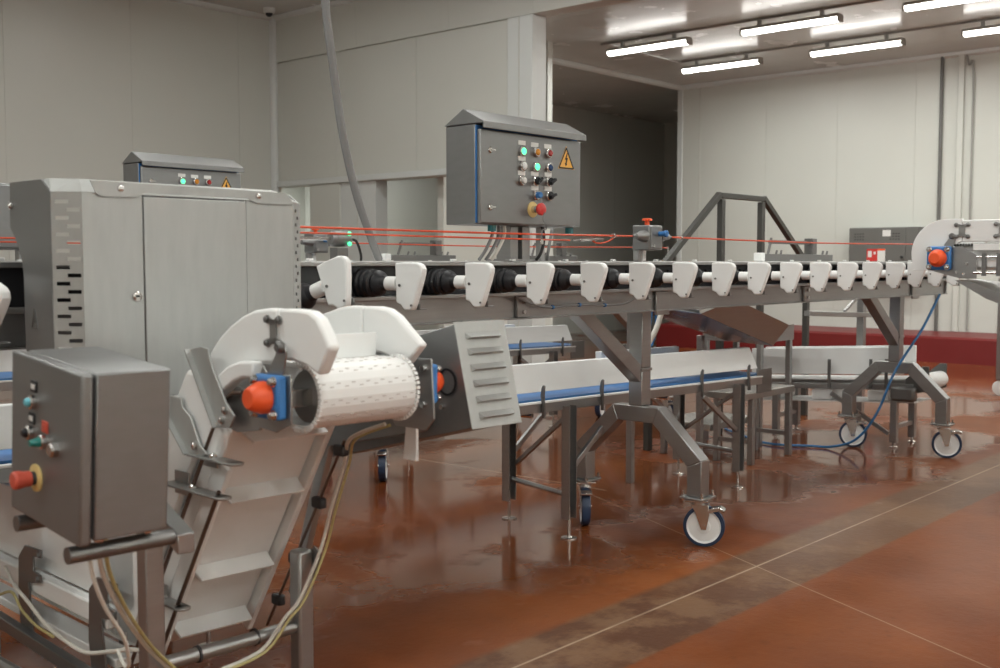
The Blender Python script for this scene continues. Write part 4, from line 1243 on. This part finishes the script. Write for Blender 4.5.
# raised white pad between the two slanted plates at the neck
prism_part('neck_pad', [(2.46, 1.11), (2.50, 1.115), (2.565, 1.03), (2.55, 0.96), (2.45, 0.895), (2.37, 0.895), (2.335, 0.97), (2.40, 1.03)], 1.395, 1.424, bev=0.012)
def rod(z0, z1, n, x, r=0.0055, mat='steel_rod', bend=None):
    a = inc(z0, n); b = inc(z1, n)
    pts = [(x, a[0], a[1]), (x, (a[0] + b[0]) / 2, (a[1] + b[1]) / 2), (x, b[0], b[1])]
    if bend:
        pts = bend + pts
    return MB().tube(pts, r, 10, 6).build('guide_rod', mat, el)
rod(0.99, 0.30, 0.035, 1.395, bend=[(1.40, 2.25, 1.075), (1.398, 2.31, 1.06)])
rod(0.90, 0.27, 0.135, 1.395)
rod(0.93, 0.33, 0.055, 1.808, 0.0045)
# slanted stainless plates
def slanted(pts, x0, x1, name='slanted_plate'):
    p = MB().prism(pts, 'x', x0, x1).build(name, 'steel_cover', el, bev=0.002)
    return p
s1 = slanted([(2.462, 1.166), (2.41, 1.176), (2.375, 1.172), (2.372, 1.15), (2.352, 1.12), (2.30, 1.05), (2.262, 1.02), (2.285, 0.99), (2.335, 0.985)], 1.384, 1.390)
s2 = slanted([(2.612, 1.028), (2.56, 1.045), (2.505, 1.042), (2.50, 1.02), (2.462, 1.0), (2.42, 0.935), (2.385, 0.915), (2.435, 0.90), (2.47, 0.905)], 1.382, 1.388)
MB().beam((1.377, 2.463, 1.166), (1.377, 2.336, 0.986), 0.004, 0.014, (1, 0, 0)).build('flange', 'steel_cover', s1)
MB().beam((1.375, 2.613, 1.028), (1.375, 2.472, 0.906), 0.004, 0.014, (1, 0, 0)).build('flange', 'steel_cover', s2)
for (y, z) in ((2.30, 1.03), (2.315, 1.005)):
    MB().lathe((1.384, y, z), (-1, 0, 0), [(0, 0.010), (0.006, 0.010), (0.009, 0.005)], 12).build('bolt', 'chrome', s1)
MB().lathe((1.382, 2.44, 0.93), (-1, 0, 0), [(0, 0.010), (0.006, 0.010), (0.009, 0.005)], 12).build('bolt', 'chrome', s2)
# dark bracket plate below the neck
prism_part('neck_bracket', [(2.37, 1.04), (2.30, 1.085), (2.20, 1.07), (2.20, 0.99), (2.30, 0.975), (2.35, 0.985)], 1.413, 1.42, 'steel_mid', 0.002)
# clamps that carry the rods
def clamp(z, ln):
    """level plate that carries both rods, with an upright tab on the guard"""
    y_line = 2.54 + (0.788 - z) * SLOPE
    y0 = y_line - 0.161 - 0.028
    y1 = y0 + ln
    m = MB()
    m.box(1.372, 1.414, y0, y1, z - 0.003, z + 0.003)
    m.cyl((1.393, y0, z - 0.003), (1.393, y0, z + 0.003), 0.021, n=16)
    m.box(1.414, 1.420, y1 - 0.07, y1, z - 0.03, z + 0.03)
    c = m.build('rod_clamp', 'steel_mid', el, bev=0.0015)
    MB().lathe((1.393, y0 + ln * 0.52, z + 0.003), (0, 0, 1), [(0, 0.011), (0.007, 0.011), (0.011, 0.006)], 12).build('bolt', 'chrome', c)
for z, w_ in ((0.905, 0.19), (0.815, 0.27), (0.50, 0.19)):
    clamp(z, w_)
for z in (0.90, 0.74, 0.56, 0.42):
    p_ = inc(z, 0.055)
    MB().box(1.797, 1.822, p_[0] - 0.022, p_[0] + 0.022, p_[1] - 0.016, p_[1] + 0.016).build('rod_clamp', 'rubber', el, bev=0.006)

# --- infeed section: trough walls, brackets, return belt edge
MB().box(1.425, 1.445, 2.86, 4.2, 0.406, 0.64).build('infeed_guard', 'white', el, bev=0.004)
MB().box(1.825, 1.845, 3.0, 4.2, 0.445, 0.64).build('infeed_guard', 'white', el, bev=0.004)
MB().box(1.385, 1.424, 2.95, 4.2, 0.345, 0.405).build('infeed_rail', 'white', el, bev=0.006)
MB().box(1.40, 1.475, 2.93, 4.2, 0.235, 0.262).build('infeed_rail', 'white', el, bev=0.004)
tg = MB()
for k in range(24):
    tg.box(1.478, 1.486, 3.03 + k * 0.03, 3.045 + k * 0.03, 0.276, 0.300)
o = tg.build('edge_teeth', 'belt_white', el)
o['kind'] = 'stuff'
for y in (3.46, 2.96):
    b = MB().prism([(y - 0.10, 0.50), (y - 0.10, 0.475), (y - 0.04, 0.47), (y - 0.04, 0.425), (y - 0.09, 0.42), (y - 0.09, 0.395), (y - 0.0, 0.38), (y - 0.03, 0.19), (y + 0.06, 0.19), (y + 0.08, 0.30), (y + 0.07, 0.45), (y + 0.02, 0.495)], 'x', 1.372, 1.380).build('infeed_bracket', 'steel_dark', el, bev=0.002)
    MB().beam((1.366, y + 0.075, 0.20), (1.366, y + 0.075, 0.45), 0.02, 0.006).build('bracket_flange', 'steel_dark', b)
    for yy_, zz_ in ((y - 0.092, 0.487), (y - 0.082, 0.408)):
        MB().cyl((1.372, yy_, zz_), (1.362, yy_, zz_), 0.008, n=10).build('bolt', 'steel_dark', b)
MB().beam((1.36, 4.2, 0.23), (1.36, 2.9, 0.20), 0.03, 0.04).build('base_rail', 'steel_dark', el, bev=0.003)
MB().cyl((1.30, 3.55, 0.13), (1.30, 2.7, 0.16), 0.016, n=12).build('base_tube', 'steel', el)
MB().beam((1.15, 3.4, 0.10), (1.42, 3.0, 0.14), 0.03, 0.03).build('base_stay', 'steel_dark', el)

# --- legs and cross bar
MB().box(1.305, 1.355, 2.555, 2.605, 0.0, 0.87).build('leg', 'steel', el, bev=0.004)
lr_ = MB().box(1.765, 1.815, 2.56, 2.61, 0.0, 0.57).build('leg', 'steel', el, bev=0.008)
MB().cyl((1.3555, 2.58, 0.352), (1.7645, 2.59, 0.352), 0.019, n=18).build('cross_bar', 'steel', el)
MB().prism([(2.53, 0.56), (2.56, 0.58), (2.60, 0.54), (2.60, 0.48), (2.56, 0.49)], 'x', 1.816, 1.821).build('leg_gusset', 'steel_mid', el)
for y in (3.75,):
    for x in (1.36, 1.84):
        MB().box(x - 0.025, x + 0.025, y - 0.025, y + 0.025, 0, 0.2).build('leg', 'steel_dark', el, bev=0.004)
# --- carrier for the control box: square arm and two round tubes
MB().hexa([(1.128, 2.07, 0.775), (1.168, 2.07, 0.775), (1.300, 2.555, 0.815), (1.262, 2.565, 0.815), (1.128, 2.07, 0.818), (1.168, 2.07, 0.818), (1.300, 2.555, 0.858), (1.262, 2.565, 0.858)]).build('box_arm', 'steel', el, bev=0.003)
for y, z in ((2.09, 0.812), (2.335, 0.834)):
    MB().cyl((0.905, y, z), (1.127 if y < 2.2 else 1.19, y, z), 0.017, n=18).build('box_support_tube', 'steel_dark', el)

# --- louvred motor cover, tilted 14 degrees
ta = math.radians(14)
def MC(y, z):
    """local (y forward->back, z up) of the tilted cover around its top front edge (2.09, 1.222)"""
    return (2.09 + y * math.cos(ta) - (-z) * math.sin(ta) * 1.0 * -1 * -1, 1.222 - y * math.sin(ta) + z * math.cos(ta))
def MC(y, z):
    return (2.09 + y * math.cos(ta) + z * math.sin(ta), 1.222 - y * math.sin(ta) + z * math.cos(ta))
x0, x1 = 1.925, 2.098
mc = MB().prism([MC(0, 0), MC(0.62, 0), MC(0.62, -0.27), MC(0, -0.27)], 'x', x0 + 0.003, x1).build('motor_cover', 'steel_box', el, bev=0.003)
fp = MB().prism([MC(-0.004, 0.004), MC(-0.0005, 0.004), MC(-0.0005, -0.274), MC(-0.004, -0.274)], 'x', x0 - 0.004, x1 + 0.004).build('louvre_panel', 'steel_cover', mc, bev=0.001)
for k in range(6):
    zc_ = -0.034 - k * 0.0415
    lv = MB()
    a0 = MC(-0.0042, zc_ + 0.009); a1 = MC(-0.017, zc_ - 0.006); a2 = MC(-0.0042, zc_ - 0.009)
    xa, xb = x0 + 0.035, x1 - 0.03
    lv.add([(xa - 0.008, *a0), (xb + 0.008, *a0), (xb, *a1), (xa, *a1), (xa - 0.008, *a2), (xb + 0.008, *a2)], [(0, 1, 2, 3), (3, 2, 5, 4), (0, 3, 4), (1, 5, 2)])
    lv.build('louvre', 'steel_cover', mc)
for y, z in ((0.16, -0.13), (0.10, -0.20)):
    p = MC(y, z)
    MB().cyl((x0 + 0.003, *p), (x0 - 0.005, *p), 0.007, n=8).build('screw', 'chrome', mc)
p = MC(0.10, -0.14)
MB().ring((x0 + 0.002, RY + 0.0, RZ), (-1, 0, 0), 0.03, 0.036, 0.003, 24).build('shaft_hole_rim', 'black', mc)
for y in (0.03, 0.10):
    p = MC(y, 0.0)
    MB().cyl((x0 + 0.05, *p), (x0 + 0.05, p[0] + 0.002, p[1] + 0.01), 0.008, n=8).build('screw', 'steel_dark', mc)
# carrier beam of the motor cover towards the incline
MB().prism([(2.19, 0.985), (2.62, 0.905), (2.62, 0.845), (2.19, 0.935)], 'x', 1.865, 1.922).build('motor_carrier', 'steel_box', el, bev=0.003)
MB().beam((1.90, 2.60, 0.86), (1.86, 2.72, 0.40), 0.03, 0.03).build('carrier_strut', 'steel', el, bev=0.003)
MB().prism([(2.15, 0.955), (2.19, 0.955), (2.20, 0.87), (2.15, 0.87)], 'x', 1.845, 1.854).build('scraper_tab', 'white', el)

# ------------------------------------------------------------------ foreground control box on the elevator
CBF = (1.0, 2.04, 0.828)
cb = thing('control_box', 'grey stainless control box with push buttons and red emergency stop on the elevator', 'control box', E2W(*CBF), DEL, frame=CBF)
cb.rotation_euler = (math.radians(5.0), 0, DEL)
MB().box(0.938, 1.092, 2.045, 2.362, 0.842, 1.170).build('body', 'steel_box', cb, bev=0.004)
MB().box(0.930, 0.9375, 2.053, 2.355, 0.850, 1.162).build('gasket', 'rubber', cb)
dr = MB().box(0.906, 0.9295, 2.038, 2.366, 0.836, 1.172).build('door', 'steel_box', cb, bev=0.006, seg=3)
XF = 0.906
def pbtn(y, z, col, domed=0.012):
    b = MB().lathe((XF, y, z), (-1, 0, 0), [(0, 0.0145), (0.010, 0.0145), (0.012, 0.012), (0.012, 0.010), (0.007, 0.010)], 20).build('bezel', 'chrome', dr)
    MB().lathe((XF - 0.007, y, z), (-1, 0, 0), [(0, 0.0098), (0.008, 0.0095), (0.008 + domed * 0.4, 0.006)], 18).build('push_button', col, b)
def ptag(y, z, mat='black'):
    b = MB().box(XF - 0.003, XF, y - 0.014, y + 0.014, z - 0.012, z + 0.012).build('label_frame', mat, dr, bev=0.002)
    MB().box(XF - 0.0042, XF - 0.003, y - 0.008, y + 0.008, z - 0.005, z + 0.005).build('label_text', 'label' if mat == 'black' else 'red_dull', b)
M['cyan'] = plain('pale_blue_button', (0.12, 0.42, 0.50), 0.3, 0, 0.05, 10)
M['green_dk'] = plain('green_button', (0.01, 0.17, 0.15), 0.3, 0, 0.05, 10)
pbtn(2.250, 1.083, 'cyan'); ptag(2.250, 1.114)
pbtn(2.262, 1.018, 'black'); ptag(2.258, 1.048)
pbtn(2.197, 1.012, 'green_dk', 0.04); ptag(2.195, 1.042, 'red_dull')
b = MB().lathe((XF, 2.147, 1.006), (-1, 0, 0), [(0, 0.0145), (0.010, 0.0145), (0.014, 0.011), (0.014, 0.004)], 20).build('key_lock', 'chrome', dr)
e = MB().lathe((XF, 2.235, 0.930), (-1, 0, 0), [(0, 0.028), (0.004, 0.028), (0.005, 0.026)], 28).build('stop_disc', 'yellow', dr)
MB().cyl((XF - 0.005, 2.235, 0.930), (XF - 0.014, 2.235, 0.930), 0.014, n=16).build('stop_neck', 'rubber', e)
MB().lathe((XF - 0.014, 2.235, 0.930), (-1, 0, 0), [(0, 0.016), (0.012, 0.016), (0.022, 0.0185), (0.030, 0.019), (0.034, 0.016), (0.035, 0.009)], 22).build('stop_button', 'red_dull', e)
for x in (0.97, 1.07):
    for y in (2.09, 2.335):
        MB().cyl((x, y, 0.8255), (x, y, 0.8415), 0.010, n=12).build('mounting_stud', 'chrome', cb)

# cables of the elevator
def ecable(pts, r, mat, label, name='cable'):
    c = MB().tube(pts, r, 8, 6)
    o = c.build(name, mat, off=pts[0])
    o.location = E2W(*pts[0])
    o.rotation_euler = (0, 0, DEL)
    return tag(o, label, 'cable')
ecable([(1.000, 2.160, 0.840), (1.016, 2.190, 0.770), (1.039, 2.220, 0.721), (1.079, 2.260, 0.655), (1.149, 2.340, 0.567), (1.268, 2.480, 0.441), (1.360, 2.535, 0.345), (1.400, 2.540, 0.290)], 0.0055, 'cable_white', 'white cable dropping from the control box to its post')
ecable([(1.014, 2.156, 0.836), (1.030, 2.186, 0.766), (1.053, 2.216, 0.717), (1.093, 2.256, 0.651), (1.163, 2.336, 0.563), (1.282, 2.476, 0.437), (1.374, 2.531, 0.341), (1.414, 2.536, 0.286)], 0.0045, 'cable_yellow', 'olive yellow cable dropping from the control box past its post')
ecable([(0.985, 2.17, 0.838), (0.99, 2.17, 0.75), (1.03, 2.2, 0.66), (1.09, 2.24, 0.57), (1.13, 2.30, 0.49), (1.16, 2.38, 0.45), (1.20, 2.50, 0.45)], 0.0045, 'cable_white', 'white cable looping below the control box')
ecable([(1.801, 2.220, 0.963), (1.788, 2.300, 0.935), (1.800, 2.375, 0.900), (1.832, 2.435, 0.832), (1.832, 2.500, 0.690), (1.822, 2.535, 0.575), (1.755, 2.540, 0.448), (1.705, 2.545, 0.400), (1.635, 2.555, 0.325), (1.470, 2.500, 0.325)], 0.0055, 'cable_white', 'white cable clipped down the right side of the elevator')
ecable([(1.811, 2.212, 0.960), (1.798, 2.292, 0.932), (1.810, 2.367, 0.897), (1.842, 2.427, 0.829), (1.842, 2.492, 0.687), (1.832, 2.527, 0.572), (1.765, 2.532, 0.445), (1.715, 2.537, 0.397), (1.645, 2.547, 0.322), (1.480, 2.492, 0.322)], 0.0042, 'cable_yellow', 'olive yellow cable clipped down the right side of the elevator')
ecable([(1.365, 3.62, 0.40), (1.345, 3.50, 0.37), (1.345, 3.40, 0.34), (1.34, 3.25, 0.30), (1.34, 3.12, 0.285), (1.345, 3.0, 0.28), (1.345, 2.85, 0.32), (1.34, 2.72, 0.36), (1.335, 2.62, 0.38)], 0.006, 'cable_white', 'white cable sagging between the infeed brackets')
ecable([(1.35, 3.70, 0.28), (1.335, 3.50, 0.35), (1.335, 3.42, 0.31), (1.33, 3.30, 0.29), (1.33, 3.18, 0.285)], 0.0045, 'cable_yellow', 'olive yellow cable sagging at the infeed bracket')
for (p, r, lab) in (((1.46, 2.583, 0.352), 0.023, 'black cable tie on the cross bar by the control box post'), ((1.64, 2.592, 0.352), 0.024, 'black cable tie in the middle of the cross bar')):
    o = MB().ring((p[0] - 0.004, p[1], p[2]), (1, 0, 0), 0.0195, r, 0.007, 20).build('cable_tie', 'rubber', off=p)
    o.location = E2W(*p)
    o.rotation_euler = (0, 0, DEL)
    tag(o, lab, 'cable tie')

# ------------------------------------------------------------------ far swan-neck elevator feeding the line end
X2 = 6.60
e2 = thing('elevator_conveyor', 'white swan-neck elevator with orange bearing cap feeding the line end', 'conveyor', (6.85, 1.6, 0))
RY2, RZ2 = 2.385, 1.402
out = []
cx_, cz_ = 2.365, 1.43
for k in range(13):
    a = math.radians(-28 + 118 * k / 12)
    out.append((cx_ + 0.20 * math.cos(a), cz_ + 0.20 * math.sin(a)))
pA = [(2.565, 1.33)] + out + [(2.272, 1.63), (2.272, 1.50), (2.30, 1.485), (2.37, 1.475), (2.42, 1.44), (2.44, 1.40), (2.44, 1.33)]
for xx in (X2, X2 + 0.42):
    MB().prism(pA, 'x', xx, xx + 0.03).build('guard_plate', 'white', e2, bev=0.006)
    MB().prism([(2.270, 1.622), (0.9, 1.622), (0.9, 1.495), (2.270, 1.495)], 'x', xx + 0.001, xx + 0.029).build('guard_plate', 'white', e2, bev=0.006)
    MB().prism([(2.21, 1.485), (0.9, 1.485), (0.9, 1.445), (2.21, 1.445)], 'x', xx + 0.001, xx + 0.020).build('wear_strip', 'white', e2, bev=0.004)
    MB().prism([(2.22, 1.395), (0.9, 1.395), (0.9, 1.35), (2.22, 1.35)], 'x', xx + 0.001, xx + 0.020).build('wear_strip', 'white', e2, bev=0.004)
    MB().cyl((xx - 0.012, 2.20, 1.318), (xx - 0.012, 0.9, 1.318), 0.008, n=8).build('guide_rod', 'chrome', e2)
    MB().cyl((xx - 0.012, 2.20, 1.41), (xx - 0.012, 0.9, 1.41), 0.006, n=8).build('guide_rod', 'chrome', e2)
for y in (2.272, 2.05, 1.5):
    star_plate(e2, X2 - 0.001, y, 1.56, -1, 0.040, 0.034, 1.3)
MB().prism([(2.335, 1.53), (2.30, 1.53), (2.32, 1.455), (2.375, 1.455), (2.37, 1.48)], 'x', X2 - 0.008, X2 - 0.002).build('guard_arm', 'steel', e2)
MB().lathe((X2 - 0.008, 2.325, 1.53), (-1, 0, 0), [(0, 0.018), (0.008, 0.018), (0.014, 0.010)], 12).build('bolt', 'steel_dark', e2)
MB().prism([(2.46, 1.47), (2.27, 1.47), (2.18, 1.42), (2.18, 1.285), (2.27, 1.285), (2.46, 1.335)], 'x', X2 - 0.018, X2 - 0.009).build('bearing_plate', 'steel', e2, bev=0.002)
for y, z in ((2.235, 1.37), (2.25, 1.31), (2.29, 1.32)):
    MB().cyl((X2 - 0.018, y, z), (X2 - 0.026, y, z), 0.008, n=10).build('bolt', 'chrome', e2)
bearing(e2, X2 - 0.0185, RY2, RZ2, -1, 1.38)
# belt: level run, end roller, then down towards the front
lp = []
for k in range(13):
    a = -PI / 2 + PI * k / 12
    lp.append((RY2 - 0.02 + 0.075 * math.cos(a), RZ2 + 0.005 + 0.075 * math.sin(a)))
lp += [(1.0, 1.482), (0.2, 0.80), (0.2, 0.64), (0.95, 1.28), (1.1, 1.332)]
MB().prism(lp, 'x', X2 + 0.05, X2 + 0.40).build('belt', 'belt_white', e2, smooth=12)
tg = MB()
for k in range(24):
    tg.box(X2 + 0.032, X2 + 0.049, 2.0 + k * 0.016, 2.008 + k * 0.016, 1.470, 1.487)
o = tg.build('edge_teeth', 'steel_dark', e2)
o['kind'] = 'stuff'
# under-pan sloping down towards the front and frame
MB().prism([(2.30, 1.275), (2.20, 1.262), (1.4, 0.985), (1.4, 0.90), (2.12, 1.17)], 'x', X2 - 0.02, X2 + 0.45).build('drip_pan', 'steel', e2, smooth=0)
for y in (2.14, 2.06, 1.6):
    MB().box(X2 - 0.02, X2 - 0.008, y - 0.012, y + 0.012, 1.30, 1.43).build('rod_clamp', 'steel_dark', e2)
for x in (X2 + 0.02, X2 + 0.40):
    MB().box(x - 0.03, x + 0.03, 1.52, 1.58, 0.24, 1.0).build('leg', 'steel', e2, bev=0.004)
MB().box(X2 - 0.01, X2 + 0.43, 1.0, 2.3, 0.28, 0.34).build('base_frame', 'steel', e2, bev=0.004) if False else None
MB().beam((X2 + 0.40, 1.582, 0.31), (7.19, 2.13, 0.31), 0.06, 0.06).build('base_frame', 'steel', e2, bev=0.004)
for (x, y) in ((7.19, 2.15), (X2 + 0.02, 1.55), (X2 + 0.39, 1.55)):
    MB().lathe((x, y - 0.02, 0.10), (0, 1, 0), [(0, 0.02), (0.0, 0.09), (0.006, 0.1), (0.034, 0.1), (0.04, 0.09), (0.04, 0.02)], 24).build('wheel', 'rubber', e2)
    MB().box(x - 0.035, x + 0.035, y - 0.03, y + 0.03, 0.205, 0.28 if x > X2 + 0.1 and y > 1.8 else 0.24).build('caster_fork', 'steel_dark', e2, bev=0.004)

# ------------------------------------------------------------------ the second line behind, same build
line2 = shift_copy(line1, LINE2 + V(0.14, -0.04, 0), 'stainless paddle grading conveyor standing behind the guard rail, farther of the two lines')
turn = [222, -70, 250, 200]
for i_, c_ in enumerate([c for c in line2.children if c.name.startswith('caster')]):
    c_.rotation_euler = (0, 0, math.radians(turn[i_ % 4]))
shift_copy(cab1, LINE2 + V(0.07, 0.14, 0), 'sloped-roof stainless control cabinet seen above the drive cover on the farther line')
shift_copy(rope1, LINE2, 'orange emergency pull cord stretched along the farther grading line')
shift_copy(sw1, LINE2, 'grey cast pull cord switch box on the farther grading line')
shift_copy(low1, LINE2 + V(1.25, 0.02, 0), 'low take-away conveyor with blue belt under the farther line')
make_holder(5.05, 5.45, 'dull steel guide holder on the farther line left of the control cabinet')
make_holder(6.45, 5.45, 'dull steel guide holder on the farther line right of the control cabinet')
t = thing('terminal_cabinet', 'plain grey steel terminal cabinet on the farther line, left of the drive cover', 'cabinet', (2.3, 5.52, 1.385))
MB().box(1.9, 2.72, 5.44, 5.62, 1.44, 1.765).build('body', 'steel_box', t, bev=0.004)
d = MB().box(1.91, 2.30, 5.42, 5.4395, 1.45, 1.755).build('door', 'steel_box', t, bev=0.004)
MB().box(2.32, 2.71, 5.42, 5.4395, 1.45, 1.755).build('door', 'steel_box', t, bev=0.004)
for z in (1.50, 1.70):
    MB().cyl((2.36, 5.42, z), (2.36, 5.405, z), 0.012, n=10).build('latch', 'chrome', t)
for x in (2.0, 2.6):
    MB().box(x - 0.02, x + 0.02, 5.50, 5.54, 1.385, 1.4395).build('foot', 'steel', t)

# blue air hose from the floor up to the line end
hp = [(8.42, 4.70, 0.012), (8.0, 4.45, 0.012), (7.75, 4.30, 0.012), (7.62, 4.10, 0.012), (7.58, 3.92, 0.012), (7.68, 3.72, 0.012), (7.72, 3.55, 0.02), (7.70, 3.36, 0.10), (7.72, 3.22, 0.30), (7.78, 3.12, 0.60), (7.98, 3.02, 0.88), (8.16, 3.0, 1.05), (8.28, 3.0, 1.14)]
hp[1] = (8.02, 4.62, 0.012); hp[2] = (7.85, 4.40, 0.012); hp[0] = (8.25, 4.72, 0.012)
tag(MB().tube(hp, 0.009, 8, 8).build('air_hose', 'cable_blue', off=hp[0]), 'bright blue air hose lying on the floor and rising to the line end', 'hose')

# wheeled rack beyond the line end, mostly out of sight
t = thing('wheeled_rack', 'grey steel rack post on a white wheel before the red kerb', 'rack', (12.0, 3.6, 0))
for y in (3.70, 2.9):
    MB().box(11.96, 12.04, y - 0.04, y + 0.04, 0.17, 1.22).build('post', 'steel', t, bev=0.004)
    MB().lathe((11.975, y, 0.08), (1, 0, 0), [(0, 0.07), (0.005, 0.08), (0.045, 0.08), (0.05, 0.07)], 20).build('wheel', 'white', t)
    MB().box(11.955, 12.045, y - 0.03, y + 0.03, 0.161, 0.1695).build('caster_fork', 'steel_dark', t)
MB().box(11.965, 12.035, 2.941, 3.659, 1.10, 1.17).build('shelf_bar', 'steel', t, bev=0.003)
MB().box(11.965, 12.035, 2.941, 3.659, 0.40, 0.46).build('shelf_bar', 'steel', t, bev=0.003)
